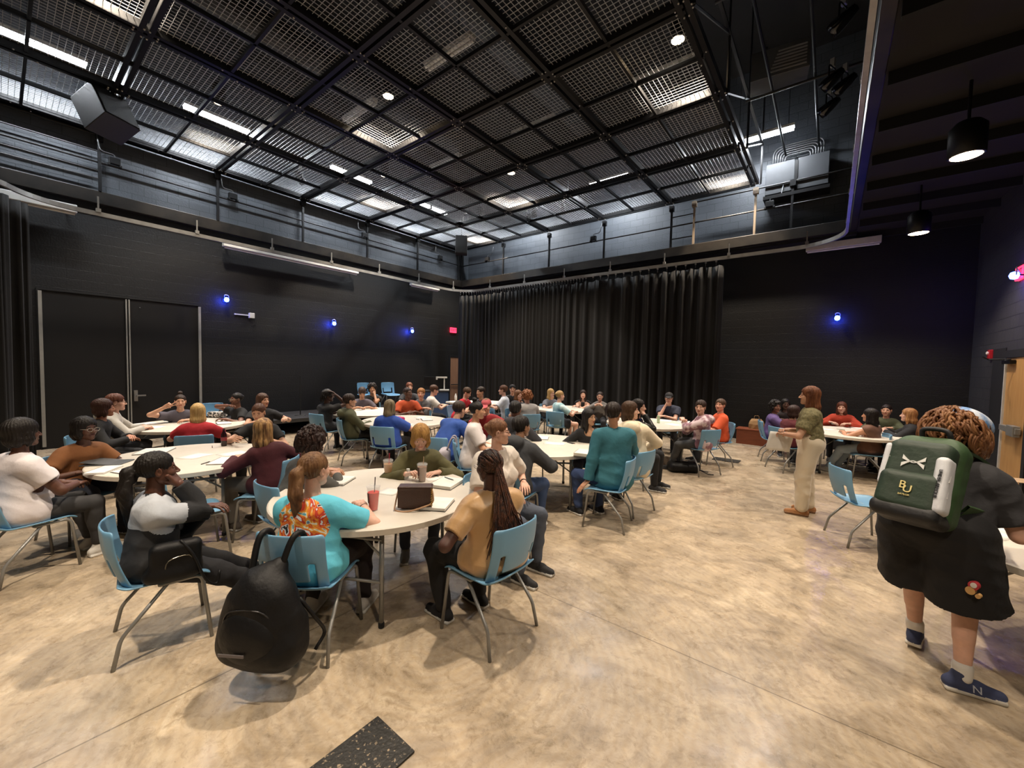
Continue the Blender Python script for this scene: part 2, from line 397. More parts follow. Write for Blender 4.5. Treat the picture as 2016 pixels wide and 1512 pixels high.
# ------------------------------------------------------------------ curtain track and black curtain
trk = []
def arc(cx, cy, r, a0, a1, n=10): return [(cx+r*math.cos(R_(a0+(a1-a0)*k/n)), cy+r*math.sin(R_(a0+(a1-a0)*k/n)), 4.6) for k in range(n+1)]
trk += [(-9.6, -.75, 4.6)] + arc(-10.2, 1.1, 1.05, 245, 180)[0:] + arc(-10.35, 10.2, .9, 180, 90) + arc(-.8, 10.2, .93, 90, 0) + [(.13, YF+.3, 4.6)]
tr = empty('curtain_track', (0, 0, 4.6), 0, 'silver curtain track running round the hall under the ledge with rounded corners', 'curtain track')
def track_mesh(pts, w, h, zc):
    b = MB(); P = [Vector(p) for p in pts]; v = []; f = []
    for i, p in enumerate(P):
        t = (P[min(i+1, len(P)-1)]-P[max(i-1, 0)]).normalized(); n = Vector((-t.y, t.x, 0))
        for a, c in ((-w, -h), (w, -h), (w, h), (-w, h)): v.append((p.x+n.x*a, p.y+n.y*a, zc+c))
    for i in range(len(P)-1):
        for k in range(4): f.append((i*4+k, i*4+(k+1) % 4, i*4+4+(k+1) % 4, i*4+4+k))
    f.append((3, 2, 1, 0)); f.append(tuple(len(P)*4-4+k for k in range(4))); return b.add(v, f)
track_mesh(trk, .022, .04, 0).build('rail', M_GALV, tr)
def along(pts, d):
    for i in range(len(pts)-1):
        a, c = Vector(pts[i]), Vector(pts[i+1]); l = (c-a).length
        if d <= l: return a+(c-a)*(d/l), (c-a).normalized()
        d -= l
    return Vector(pts[-1]), (Vector(pts[-1])-Vector(pts[-2])).normalized()
br = MB().box((-.03, -.035, .03), (.03, .035, .1)).box((-.012, -.012, .1), (.012, .012, .33))
for k, d in enumerate(np.arange(1.2, 34, 1.55)):
    p, t = along(trk, d)
    if k == 0: bo = br.build('hanger', M_GALV, tr); bo.location = (p.x, p.y, 0)
    else: c = bo.copy(); COL.objects.link(c); c.location = (p.x, p.y, 0)
tk = [p for p in trk]
L0 = 0
# find distances along the track for the curtain ends
def dist_to(test):
    d = 0; best = None
    while d < 40:
        p, t = along(trk, d)
        if test(p): return d
        d += .02
dA = dist_to(lambda p: p.y > 10.75); dB = dist_to(lambda p: p.x > -2.18 and p.y > 11)
cz_top, cz_bot = 4.44, .03
def curtain(d0, d1, name, label, amp=.045, seed=1, parent=None):
    rnd = random.Random(seed); n = int((d1-d0)/.018); v = []; f = []; ph = 0; fr = 30
    zs = np.linspace(cz_top, cz_bot, 14); m = len(zs)
    offs = []
    for i in range(n+1):
        fr = 30+12*math.sin(i*.013)+6*math.sin(i*.0291+2); ph += fr*.018
        offs.append((math.sin(ph)+.35*math.sin(2.1*ph+1), math.sin(ph*.5+1.3)))
    for i in range(n+1):
        p, t = along(trk, d0+(d1-d0)*i/n); nn = Vector((-t.y, t.x, 0)); s1, s2 = offs[i]
        for z in zs:
            k = .45+.55*(cz_top-z)/(cz_top-cz_bot); o = amp*(s1*(1.1-.4*k)+s2*.7*k)
            zz = z - (.035*abs(math.sin((d0+(d1-d0)*i/n)*math.pi/.33)) if z > cz_top-.01 else 0)
            v.append((p.x+nn.x*o, p.y+nn.y*o, zz))
    for i in range(n):
        for j in range(m-1): a = i*m+j; f.append((a, a+1, a+m+1, a+m))
    o = MB().add(v, f).build(name, mat('black_velour', '#090807', .9, c2='#060505', sheen=.05, bump=.15, bscale=60), parent, smooth=True)
    s = o.modifiers.new('thick', 'SOLIDIFY'); s.thickness = .006
    return o
ct = curtain(dA, dB, 'curtain', '')
tag(ct, 'long black pleated stage curtain hanging from the track along the back wall', 'curtain')
# curtain hooks
hk = MB().box((-.02, -.02, -.08), (.02, .02, -.03)).tube([(0, 0, -.08), (0, 0, -.16)], .005, 5)
hk0 = None; d = dA+.05; k = 0
while d < dB:
    p, t = along(trk, d)
    if hk0 is None: hk0 = c = hk.build('hook', M_GALV, tr)
    else: c = hk0.copy(); COL.objects.link(c)
    c.location = (p.x, p.y, 0)
    k += 1; d += .105 if d < dB-3.8 else .24
ct2 = curtain(0, dist_to(lambda p: p.x < -11.0)+.0, 'curtain', '', .07, 5)
tag(ct2, 'black curtain bunched at the far left end of the track by the double doors', 'curtain')

# ------------------------------------------------------------------ light fixtures
M_TUBE = mat('lit_tube', '#ffffff', .3, emit='#eef4ff', estr=14)
M_WL = mat('lit_lens', '#ffffff', .3, emit='#ffdcae', estr=10)
def strip(loc, rz, lit, label):
    e = empty('strip_light', loc, rz, label, 'strip light', 'lit strip lights above the grid' if lit else 'unlit strip lights above the grid')
    MB().box((-.62, -.08, .03), (.62, .08, .09)).build('housing', M_WHITEP, e, bevel=.005)
    MB().tube([(-.6, -.045, .0), (.6, -.045, .0)], .032, 8).tube([(-.6, .045, .0), (.6, .045, .0)], .032, 8).build('tubes', M_TUBE if lit else mat('unlit_tube', '#d8d8d4', .3), e)
    MB().tube([(-.5, 0, .09), (-.5, 0, 1.5)], .006, 5).tube([(.5, 0, .09), (.5, 0, 1.5)], .006, 5).build('hanger', M_BLACKG, e)
    if lit:
        l = light('strip_glow', 'AREA', (0, 0, -.05), STRIP_W, COOL, shape='RECTANGLE', size=1.2, size_y=.1); l.parent = e
names_l = ['nearest the top left corner', 'second along the left wall', 'third along the left wall', 'last on the left wall before the corner']
for (x, y), nm in zip(STRIPS_L, names_l): strip((x, y, 7.18), R_(90), True, 'lit fluorescent strip light above the grid, '+nm)
for (x, y), nm in zip(STRIPS_B, ['just right of the room corner', 'middle one along the back wall', 'rightmost by the grid edge truss']): strip((x, y, 7.36), 0, True, 'lit fluorescent strip light above the grid, '+nm)
for (x, y), nm in zip([(-5.85, 5.33), (-8.8, 5.3), (-5.9, 8.14), (-8.95, 8.1), (-2.8, 8.15)], ['in the middle of the ceiling', 'beside a round house light left of centre', 'right of centre', 'small in the far half', 'beside the lit square at the right edge']):
    strip((x, y, 7.6), 0, False, 'unlit white strip light above the grid, '+nm)
def house_light(x, y, z, label, w, top=9.6, seen=True):
    e = empty('house_light', (x, y, z), 0, label, 'house light', 'round house lights above the grid')
    MB().lathe([(.10, .014), (.11, 0), (.125, .02), (.125, .34), (.06, .4), (.02, .42)], 20).build('can', M_BLACKG, e, smooth=True)
    MB().lathe([(.001, .004), (.10, .004), (.10, .012)], 20).build('lens', M_WL, e)
    MB().tube([(0, 0, .4), (0, 0, top-z)], .012, 6).build('stem', M_BLACKG, e)
    l = light('house_glow', 'SPOT', (0, 0, -.04), w, WARM, spot_size=R_(96), spot_blend=.6, shadow_soft_size=.10); l.parent = e
for k, (x, y) in enumerate(HOUSE):
    if x == -4.7: continue
    nm = {(-7.25, 5): 'brightest one left of centre', (-2.2, 7): 'at the right edge over the lit square', (-7.25, 9): 'small one near the room corner', (-10.3, 7): 'by the third left strip light', (-10.3, 3): 'behind the second left strip light', (-2.2, 11): 'low at the right edge', (-10.3, 11): 'in the far corner', (-7.25, 1): 'over the brightest square at top left'}.get((x, y), 'outside the top edge of the picture')
    house_light(x, y, 7.2, 'warm round house light above the grid, '+nm, HOUSE_W*{(-7.25, -3): .35, (-10.3, -1): .35, (-10.3, 3): .7, (-7.25, 1): .75, (-2.2, -1): 1.35, (-2.2, 3): 1.2}.get((x, y), 1))
def can_light(x, y, label):
    e = empty('can_light', (x, y, 4.2), 0, label, 'can light', 'black can lights under the low soffit')
    MB().lathe([(.125, .018), (.13, 0), (.15, .01), (.15, .3), (.10, .36), (.03, .38)], 24).build('can', M_BLACKG, e, smooth=True)
    MB().lathe([(.001, .006), (.125, .006), (.125, .016)], 24).build('lens', M_WL, e)
    MB().tube([(0, 0, .36), (0, 0, .8)], .015, 6).build('stem', M_BLACKG, e)
    l = light('can_glow', 'SPOT', (0, 0, -.03), CAN_W, WARM, spot_size=R_(125), spot_blend=.5, shadow_soft_size=.1); l.parent = e
for (x, y), nm in zip(CANS, ['small one at the far end', 'large one high on the right', 'beyond the right edge', 'behind the viewer']): can_light(x, y, 'black can light under the low soffit, '+nm)

# ducts and dark gear above the grid
def duct(name, pts, r, label, m):
    o = MB().tube(pts, r, 16).build(name, m, smooth=True); return tag(o, label, 'duct')
M_DUCT = mat('black_duct', '#17181a', .6, bump=.2, bscale=10)
duct('air_duct', [(-1.1, 3.2, 9.0), (-1.1, 8.4, 9.0)], .3, 'round black air duct high above the open strip right of the grid', M_DUCT)
duct('air_duct', [(-9.6, -2, 8.7), (-9.6, 9, 8.7)], .38, 'round black air duct above the left part of the grid', M_DUCT)
duct('air_duct', [(-6, -2, 9.0), (-6, 11, 9.0)], .35, 'round black air duct above the middle of the grid', M_DUCT)
hv = empty('fan_heater', (-1.0, 9.1, 7.2), R_(8), 'dark grey unit with louvred front hanging right of the grid', 'heater')
MB().box((-.45, -.25, 0), (.45, .25, .5)).build('case', mat('heater_grey', '#3c3d3f', .5), hv, bevel=.01)
b = MB()
for k in range(7): b.box((-.15+.02*k, -.27, .06+.055*k), (.4, -.25, .08+.055*k))
b.build('louvre', M_GREYP, hv)
ep = empty('electrical_cabinet', (-.85, 12.05, 6.05), 0, 'grey electrical cabinet with bundle of curved conduits high on the back wall', 'cabinet')
MB().box((-.62, -.2, .12), (-.03, .2, .85)).box((.03, -.2, .12), (.62, .2, .85)).build('case', mat('cabinet_grey', '#3a3d41', .5), ep, bevel=.01)
MB().box((-.03, -.22, .0), (.03, -.2, .8)).box((-.65, -.26, 0), (.65, .2, .08)).build('shelf', M_BLACKG, ep)
b = MB()
for k in range(6): b.tube(fillet([(-.5+.05*k, 0, .85), (-.5+.05*k, 0, 1.3-.05*k), (.5-.05*k, 0, 1.3-.05*k), (.5-.05*k, 0, .85)], .3, 8), .016, 6)
b.build('conduits', mat('grey_conduit', '#6c6e70'), ep, smooth=True)

# stage lamps above the grid and on the right pipes
def stage_lamp(loc, rz, tilt, label, m=None):
    e = empty('stage_lamp', loc, rz, label, 'stage lamp', 'stage lamps clamped to pipes')
    M = Matrix.Translation((0, 0, -.28)) @ Matrix.Rotation(tilt, 4, 'X')
    MB().lathe([(.001, -.16), (.09, -.16), (.1, -.1), (.08, .05), (.05, .17), (.001, .18)], 14, M=M).build('barrel', m or M_BLACKG, e, smooth=True)
    MB().tube(fillet([(-.12, 0, -.28), (-.12, 0, -.08), (.12, 0, -.08), (.12, 0, -.28)], .05), .012, 6).build('yoke', m or M_BLACKG, e)
    MB().box((-.03, -.03, -.08), (.03, .03, .05)).build('clamp', M_GALV, e)
for args in [((-11.3, 5.1, 6.98), 0, .7, 'black stage lamp above the left edge of the grid left of the corner'), ((-10.5, 8.9, 6.98), 1, .8, 'black stage lamp hanging near the corner left of the wall speaker'),
             ((-8.1, 10.9, 6.98), 2, .7, 'black stage lamp above the back edge right of the corner'), ((-6.7, 10.9, 6.98), .5, .9, 'black stage lamp second along the back edge'), ((-7.6, 10.6, 6.98), .3, .5, 'small stage lamp between two others at the back edge'), ((-9.9, 9.9, 6.98), .3, .5, 'stage lamp just left of the lit corner square')]: stage_lamp(*args)
for k, (px, py, nm) in enumerate([(1640, 130, 'upper of the pair'), (1634, 187, 'lower of the pair'), (1665, 140, 'third, closest to the curtain track'), (1662, 6, 'at the very top')]):
    p = at(px, py-8, 6.95); stage_lamp(tuple(p), 1.2, 1.1, 'shiny stage lamp by the right curtain track, '+nm, mat('shiny_black', '#3a3b3e', .12, metal=.9))

# loudspeakers
def speaker(loc, rz, tilt, label, w=.42, h=.62, d=.36):
    e = empty('loudspeaker', loc, rz, label, 'loudspeaker'); e.rotation_euler.x = tilt
    MB().box((-w/2, -d/2, -h/2), (w/2, d/2, h/2)).build('cabinet', mat('speaker_black', '#191a1c', .5, bump=.2, bscale=200), e, bevel=.012)
    MB().box((-w/2+.02, -d/2-.012, -h/2+.02), (w/2-.02, -d/2, h/2-.02)).build('grille', mat('speaker_grille', '#0a0a0b', .8, bump=.6, bscale=300), e)
    MB().tube([(0, .05, h/2), (0, .05, h/2+.4)], .018, 8).build('bracket', M_BLACKG, e)
p = at(205, 215, 6.05); speaker((-10.1, 1.28, 6.06), R_(118), -.5, 'large black loudspeaker hung tilted under the grid at upper left', .55, .62, .5)
speaker((-10.55, 10.35, 6.08), R_(45), 0, 'black loudspeaker hung in the room corner under the grid', .42, .62, .35)

# wall mounted unlit strips below the ledge
def bar(loc, rz, n, label):
    e = empty('light_bar', loc, rz, label, 'light bar', 'unlit light bars under the ledge')
    MB().box((-n/2, -.07, 0), (n/2, .07, .15)).build('housing', M_WHITEP, e, bevel=.01)
    MB().box((-n/2+.1, .05, .05), (-n/2+.14, .25, .09)).box((n/2-.14, .05, .05), (n/2-.1, .25, .09)).build('hanger', M_BLACKG, e); MB().tube([(-n/2+.03, 0, -.02), (n/2-.03, 0, -.02)], .022, 8).build('tube', mat('unlit_tube', '#d8d8d4'), e)
bar((-11.85, 5.3, 4.62), R_(90), 3.6, 'long white unlit light bar below the ledge on the left wall'); bar((-11.85, 9.8, 4.62), R_(90), 1.3, 'short white unlit light bar below the ledge near the room corner')
bar((-11.85, .55, 4.66), R_(90), 1.0, 'short white unlit light bar at the far left above the doors'); bar((.08, 12.1, 4.72), 0, 1.35, 'white unlit light bar on the back wall at the right end of the track')

# blue wall lamps
def blue_lamp(loc, rz, label):
    e = empty('blue_lamp', loc, rz, label, 'blue lamp', 'blue wall lamps')
    MB().box((-.06, -.02, -.06), (.06, 0, .06)).tube([(0, -.02, 0), (0, -.1, .01)], .012, 6).build('bracket', M_BLACKG, e)
    MB().tube(fillet([(0, -.06, .0), (-.05, -.1, .12), (.05, -.12, .12), (.05, -.12, 0)], .04), .008, 6).build('cage', M_GALV, e)
    MB().lathe([(.001, -.06), (.04, -.045), (.055, 0), (.04, .045), (.001, .06)], 14, (0, -.13, 0)).build('bulb', mat('blue_bulb', '#4060ff', .3, emit='#2b46ff', estr=22), e, smooth=True)
    l = light('blue_glow', 'POINT', (0, -.17, -.02), 5.5, (.05, .09, 1.0), shadow_soft_size=.05); l.parent = e
blue_lamp((-12.1, 3.6, 3.34), R_(90), 'lit blue lamp on the left wall, leftmost beside the double doors')
blue_lamp((-12.1, 6.4, 3.01), R_(90), 'lit blue lamp in the middle of the left wall'); blue_lamp((-12.1, 9.34, 3.01), R_(90), 'lit blue lamp on the left wall nearest the exit sign')
blue_lamp((.07, 12.3, 3.11), 0, 'lit blue lamp alone on the black back wall at right'); blue_lamp((2.25, 9.55, 3.36), R_(-90), 'lit blue lamp in front of the exit sign on the right wall')
cm = empty('wall_sensor', (-12.1, 4.1, 3.0), R_(90), 'white projecting sensor arm on the left wall by the first blue lamp', 'sensor')
MB().box((-.3, -.03, -.0), (.06, 0, .03)).build('arm', M_WHITEP, cm); MB().box((.02, -.1, -.06), (.14, 0, .08)).build('head', M_WHITEP, cm, bevel=.01)

# exit signs
def exit_sign(loc, rz, label):
    e = empty('exit_sign', loc, rz, label, 'exit sign')
    MB().box((-.16, -.05, -.1), (.16, 0, .1)).build('housing', mat('exit_red', '#c0162c', .4, emit='#ff2a44', estr=1.6), e, bevel=.008)
    t = text('EXIT', .15, 'lettering', mat('exit_dark', '#4a0610', .5), e); t.location = (0, -.054, 0); t.rotation_euler = (R_(90), 0, 0)
exit_sign((-12.1, 11.46, 3.22), R_(90), 'red lit EXIT sign above the wooden door in the far corner'); exit_sign((2.25, 9.72, 3.42), R_(-90), 'red lit EXIT sign high on the right wall')

# doors
def door(name, loc, rz, w, h, m, frame, fw=.06, leafs=1):
    e = empty(name, loc, rz); e['kind'] = 'structure'
    MB().box((-w/2-fw, -.03, 0), (-w/2, .05, h+fw)).box((w/2, -.03, 0), (w/2+fw, .05, h+fw)).box((-w/2, -.03, h), (w/2, .05, h+fw)).build('frame', frame, e)
    for k in range(leafs):
        lw = w/leafs; MB().box((-w/2+lw*k+.004, -.012, .01), (-w/2+lw*(k+1)-.004, .03, h-.004)).build('leaf', m, e)
    return e
d1 = door('door_1', (XL, 11.76, 0), R_(90), .86, 2.13, mat('walnut_veneer', '#8b6a55', .45, c2='#7a5b48', scale=4, stretch=(5, 5, .5)), mat('door_frame_dark', '#17171a', .5))
MB().box((.23, -.025, 1.15), (.29, -.012, 1.85)).build('window_lite', mat('lit_glass', '#e8f2ff', .1, emit='#dfeaff', estr=1.6), d1)
MB().tube([(-.4, -.05, 1.02), (.4, -.05, 1.02)], .02, 8).build('push_bar', M_DARK, d1)
dd = door('door_2', (XL, 1.79, 0), R_(90), 2.52, 3.12, mat('door_black', '#0a0a0b', .5), M_BLACK, .03, 2)
for x, w in ((-1.27, .05), (-.035, .022), (.012, .022), (1.25, .05)):
    MB().box((x, -.045, .05), (x+w, -.012, 3.1)).build('aluminium_strip', mat('pale_strip', '#a9a8a2', .4, metal=.3), dd)
MB().box((.07, -.06, .88), (.13, -.012, 1.12)).box((.08, -.1, .99), (.26, -.075, 1.02)).tube([(.1, -.06, 1.0), (.1, -.1, 1.0)], .012, 6).build('lever', M_GALV, dd)
MB().lathe([(.001, -.01), (.012, 0), (.001, .01)], 8, (.2, -.02, 2.95)).build('peephole', M_GALV, dd)
d3 = door('door_3', (XR, 9.62, 0), R_(-90), 1.0, 2.13, M_WOOD, M_BLACK, .12)
MB().box((-.5, -.035, 0), (-.46, -.012, 2.12)).build('edge_strip', M_WHITEP, d3)
MB().box((-.3, -.09, .98), (.42, -.03, 1.07)).box((.12, -.11, .94), (.4, -.03, 1.1)).build('push_bar', M_GALV, d3, bevel=.008)
MB().box((-.44, -.08, 2.03), (-.05, -.02, 2.09)).tube([(-.1, -.06, 2.1), (-.3, -.25, 2.1), (-.1, -.35, 2.13)], .01, 6).build('closer', M_BLACKG, d3)
struct(plain_box('trim_6', (XR-.012, 10.2, 0), (XR, 10.85, 2.3), M_BLACK))
fa = empty('fire_alarm', (XR, 10.96, 2.22), R_(-90), 'red fire alarm strobe on the right wall beside the door frame', 'fire alarm')
MB().box((-.06, -.05, -.08), (.06, 0, .08)).build('case', mat('alarm_red', '#b5222a', .4, c2='#a01c24'), fa, bevel=.008); MB().lathe([(.001, 0), (.03, 0), (.03, .02), (.001, .03)][::-1], 10, M=Matrix.Translation((0, -.05, .02)) @ Matrix.Rotation(R_(90), 4, 'X')).build('strobe', mat('strobe_lens', '#e8e4e0', .2), fa)

# stage platform along the left wall
sp = empty('stage_platform', (-11.3, 6.3, 0), 0, 'low black stage platform along the left wall behind the tables', 'platform')
MB().box((-.78, -2.7, .30), (.78, 2.7, .40)).build('deck', mat('stage_deck', '#2a2a2c', .5, c2='#222224'), sp, bevel=.008)
b = MB()
for y in np.linspace(-2.6, 2.6, 5):
    for x in (-.7, .7): b.box((x-.025, y-.025, 0), (x+.025, y+.025, .3))
b.build('legs', M_BLACK, sp)
ms = empty('microphone_stand', (-11.0, 4.95, .40), 0, 'thin black stand upright on the stage platform', 'stand')
MB().tube([(0, 0, 0), (0, 0, 1.05)], .014, 8).build('pole', M_BLACK, ms); MB().lathe([(.001, .025), (.13, .015), (.14, 0), (.001, 0)], 20).build('base', M_BLACK, ms)

# wooden box with paper bag by the back wall
wb_ = empty('wooden_crate', (-1.18, 11.72, 0), R_(0), 'long reddish brown wooden box on the floor by the back wall', 'box')
MB().box((-.62, -.2, 0), (.62, .2, .36)).build('case', mat('red_brown_wood', '#8a4a2e', .5, c2='#7a3f27', scale=4, stretch=(1, 5, 5)), wb_, bevel=.006)
MB().box((-.64, -.22, .36), (.64, .22, .385)).build('lid', mat('red_brown_wood'), wb_, bevel=.004)
pb = empty('paper_bag', (-1.4, 11.72, .385), .2, 'crumpled brown paper bag on top of the reddish wooden box', 'bag')
b = MB(); v = []; f = []
rnd = random.Random(4)
for k, (z, sx_, sy_) in enumerate(((0, .16, .09), (.12, .17, .095), (.2, .15, .07), (.25, .1, .03))):
    for a in range(16):
        w = 2*math.pi*a/16; c_, s_ = math.cos(w), math.sin(w); q = .7
        v.append((sx_*math.copysign(abs(c_)**q, c_)*(1+rnd.uniform(-.06, .06)), sy_*math.copysign(abs(s_)**q, s_)*(1+rnd.uniform(-.08, .08)), z+rnd.uniform(-.008, .008) if k else 0))
for k in range(3):
    for a in range(16): f.append((k*16+a, k*16+(a+1) % 16, (k+1)*16+(a+1) % 16, (k+1)*16+a))
f.append(tuple(range(15, -1, -1)))
b.add(v, f).build('bag_body', mat('kraft_paper', '#b08a5e', .8), pb); MB().tube(fillet([(-.05, 0, .24), (-.05, 0, .33), (.05, 0, .33), (.05, 0, .24)], .03), .005, 6).build('handle', mat('kraft_paper'), pb)
# ------------------------------------------------------------------ chairs and tables
M_BLUE = mat('blue_plastic', '#6f9dbd', .35, c2='#6896b6', scale=3, bump=.05, bscale=200)
def shell(nx, nz, fx, keep=lambda u, v: True):
    v = []; f = []
    for i in range(nx+1):
        for j in range(nz+1): v.append(fx(i/nx, j/nz))
    for i in range(nx):
        for j in range(nz):
            if keep((i+.5)/nx, (j+.5)/nz): a = i*(nz+1)+j; f.append((a, a+nz+1, a+nz+2, a+1))
    used = sorted({q for t in f for q in t}); mp = {q: k for k, q in enumerate(used)}
    return [v[q] for q in used], [tuple(mp[q] for q in t) for t in f]
def make_chair():
    e = empty('plastic_chair', (0, 0, 0))
    def seat(u, v):
        x = (u-.5)*2; y = -.21+.45*v; w = .235-.02*abs(v-.5)
        z = .445+.018*abs(x)**3-.012*math.exp(-((v-.4)/.3)**2)*(1-x*x) - (.03*((v-.85)/.15)**2 if v > .85 else 0) + (.03*((.12-v)/.12)**2 if v < .12 else 0)
        return (x*w, y, z)
    v, f = shell(16, 16, seat); o = MB().add(v, f).build('seat', M_BLUE, e, smooth=True)
    m = o.modifiers.new('t', 'SOLIDIFY'); m.thickness = .014; m = o.modifiers.new('s', 'SUBSURF'); m.levels = m.render_levels = 1
    def back(u, v):
        x = (u-.5)*2; z = .455+.362*v; w = .232-.012*v-.02*(1-v)**2
        if v > .93: w *= 1-.08*((v-.93)/.07)**2
        y = -.215-.075*v-.02*math.sin(v*3)+.045*x*x+(.02*(abs(x)-.75)/.25 if abs(x) > .75 else 0)
        return (x*w, y, z)
    def keep(u, v):
        x = abs(u-.5)*2
        if v < .17 and x < .62: return False
        if v < .5 and .62 < x < .72: return False
        return True
    v, f = shell(24, 20, back, keep); o = MB().add(v, f).build('backrest', M_BLUE, e, smooth=True)
    m = o.modifiers.new('t', 'SOLIDIFY'); m.thickness = .013; m = o.modifiers.new('s', 'SUBSURF'); m.levels = m.render_levels = 1
    for s in (-1, 1):
        MB().tube(fillet([(s*.205, -.02, .425), (s*.215, .19, .43), (s*.235, .235, 0)], .05), .0115, 8).build('leg', M_GREYP, e, smooth=True)
        MB().tube(fillet([(s*.20, .02, .425), (s*.225, -.20, .17), (s*.24, -.235, 0)], .035), .0115, 8).build('leg', M_GREYP, e, smooth=True)
    MB().tube([(-.205, -.02, .425), (.205, -.02, .425)], .010, 8).tube([(-.21, .12, .425), (.21, .12, .425)], .008, 8).build('frame', M_GREYP, e, smooth=True)
    return e
CHAIR0 = make_chair(); CH_USED = [False]
for c in COL.objects:
    if c.parent == CHAIR0: KIDS.setdefault('chair', []).append(c)
def chair(x, y, rz, label, z=0):
    """rz: heading of the sitter in world degrees, 0 = +y, positive turns left"""
    if not CH_USED[0]: e = CHAIR0; CH_USED[0] = True
    else:
        e = CHAIR0.copy(); COL.objects.link(e)
        for k in KIDS['chair']: c = k.copy(); COL.objects.link(c); c.parent = e
    e.location = (x, y, z); e.rotation_euler.z = R_(rz)
    return tag(e, label, 'chair', 'blue plastic chairs around the tables')
M_TABLE = mat('table_plastic', '#cfc8bc', .5, c2='#c8c0b3', scale=6, bump=.15, bscale=250)
TR = .82
def make_table():
    e = empty('round_table', (0, 0, 0))
    MB().lathe([(.001, .742), (TR-.01, .742), (TR, .736), (TR, .698), (TR-.012, .692), (TR-.03, .692), (TR-.03, .705), (.001, .705)], 72).build('tabletop', M_TABLE, e)
    for a in (30, 150, 210, 330):
        x, y = .71*math.cos(R_(a)), .71*math.sin(R_(a))
        lg = MB().tube([(x*.98, y*.98, .70), (x, y, .03)], .0165, 10).build('leg', M_GREYP, e, smooth=True)
        MB().lathe([(.018, 0), (.021, .005), (.021, .035), (.017, .04)], 10, (x, y, 0)).build('foot_cap', M_BLACK, lg)
    for s in (-1, 1):
        X = s*.71*math.cos(R_(30)); Y = .71*.5
        b = MB().tube([(X, -Y, .32), (X, Y, .32)], .011, 8).tube([(X, -Y, .62), (X, Y, .62)], .011, 8)
        b.tube([(X, 0, .32), (s*.12, 0, .69)], .009, 8).tube([(X, -Y, .5), (X*.9, -Y*.2, .69)], .009, 6).tube([(X, Y, .5), (X*.9, Y*.2, .69)], .009, 6)
        b.build('brace', M_GREYP, e, smooth=True)
    return e
TABLE0 = make_table(); TB = [0]
def kids(o): return [c for c in COL.objects if c.parent == o]
def table(x, y, rz, label):
    e = TABLE0 if TB[0] == 0 else copy_tree(TABLE0); TB[0] += 1
    e.location = (x, y, 0); e.rotation_euler.z = R_(rz); return tag(e, label, 'table', 'round banquet tables')
TABLES = {'T1': (-2.98, 1.99), 'T2': (-5.62, 1.31), 'T3': (-8.48, 2.0), 'T4': (-3.17, 4.77), 'T5': (-6.40, 4.86), 'T6': (-8.13, 5.24), 'T7': (-5.48, 9.24),
          'T8': (-2.86, 8.14), 'T9': (.38, 9.75), 'T10': (1.41, 4.25), 'T11': (-7.9, 8.73)}
TL = {'T1': 'white round table nearest the viewer, with the red drink and brown handbag', 'T2': 'white round table at left with a grey laptop and open notebooks',
      'T3': 'white round table by the black double doors at far left', 'T4': 'white round table at centre with thick notebooks, beside the teal sweatshirt',
      'T5': 'white round table behind the blonde person in the olive sweater', 'T6': 'white round table by the stage platform with a fallen stack of papers',
      'T7': 'white round table before the long black curtain, farthest at centre', 'T8': 'white round table with a green can, in front of the man in the black cap',
      'T9': 'white round table behind the standing woman at right', 'T10': 'white round table cut off by the right edge, in front of the backpack wearer', 'T11': 'white round table at the far back near the wooden exit door'}
for k, (x, y) in TABLES.items(): table(x, y, {'T1': -62, 'T4': -55, 'T2': -20, 'T10': 0}.get(k, 20), TL[k])
# ------------------------------------------------------------------ implicit-surface modelling (bodies, clothes, hair, bags)
def V(*a): return np.array(a if len(a) > 1 else a[0], float)
def nrm(v): v = np.asarray(v, float); return v/(np.linalg.norm(v)+1e-12)
def rotm(ax, ang):
    return np.array(Matrix.Rotation(ang, 3, Vector(ax)))
I3 = np.eye(3)
def cone(a, b, ra, rb=None, k=.02, M=None, s=None, op='u'): return dict(t='c', a=V(a), b=V(b), ra=ra, rb=ra if rb is None else rb, k=k, M=M, s=s, op=op)
def ell(c, r, k=.02, M=None, op='u'): return dict(t='e', a=V(c), r=V(r), k=k, M=I3 if M is None else M, op=op)
def bx(c, h, rnd=.01, k=.01, M=None, op='u'): return dict(t='b', a=V(c), r=V(h), rnd=rnd, k=k, M=I3 if M is None else M, op=op)
def bounds(p):
    if p['t'] == 'c':
        m = max(p['ra'], p['rb'])
        if p['M'] is not None: m *= max(p['s'])
        return np.minimum(p['a'], p['b'])-m, np.maximum(p['a'], p['b'])+m
    e = np.abs(p['M'])@p['r']
    return p['a']-e, p['a']+e
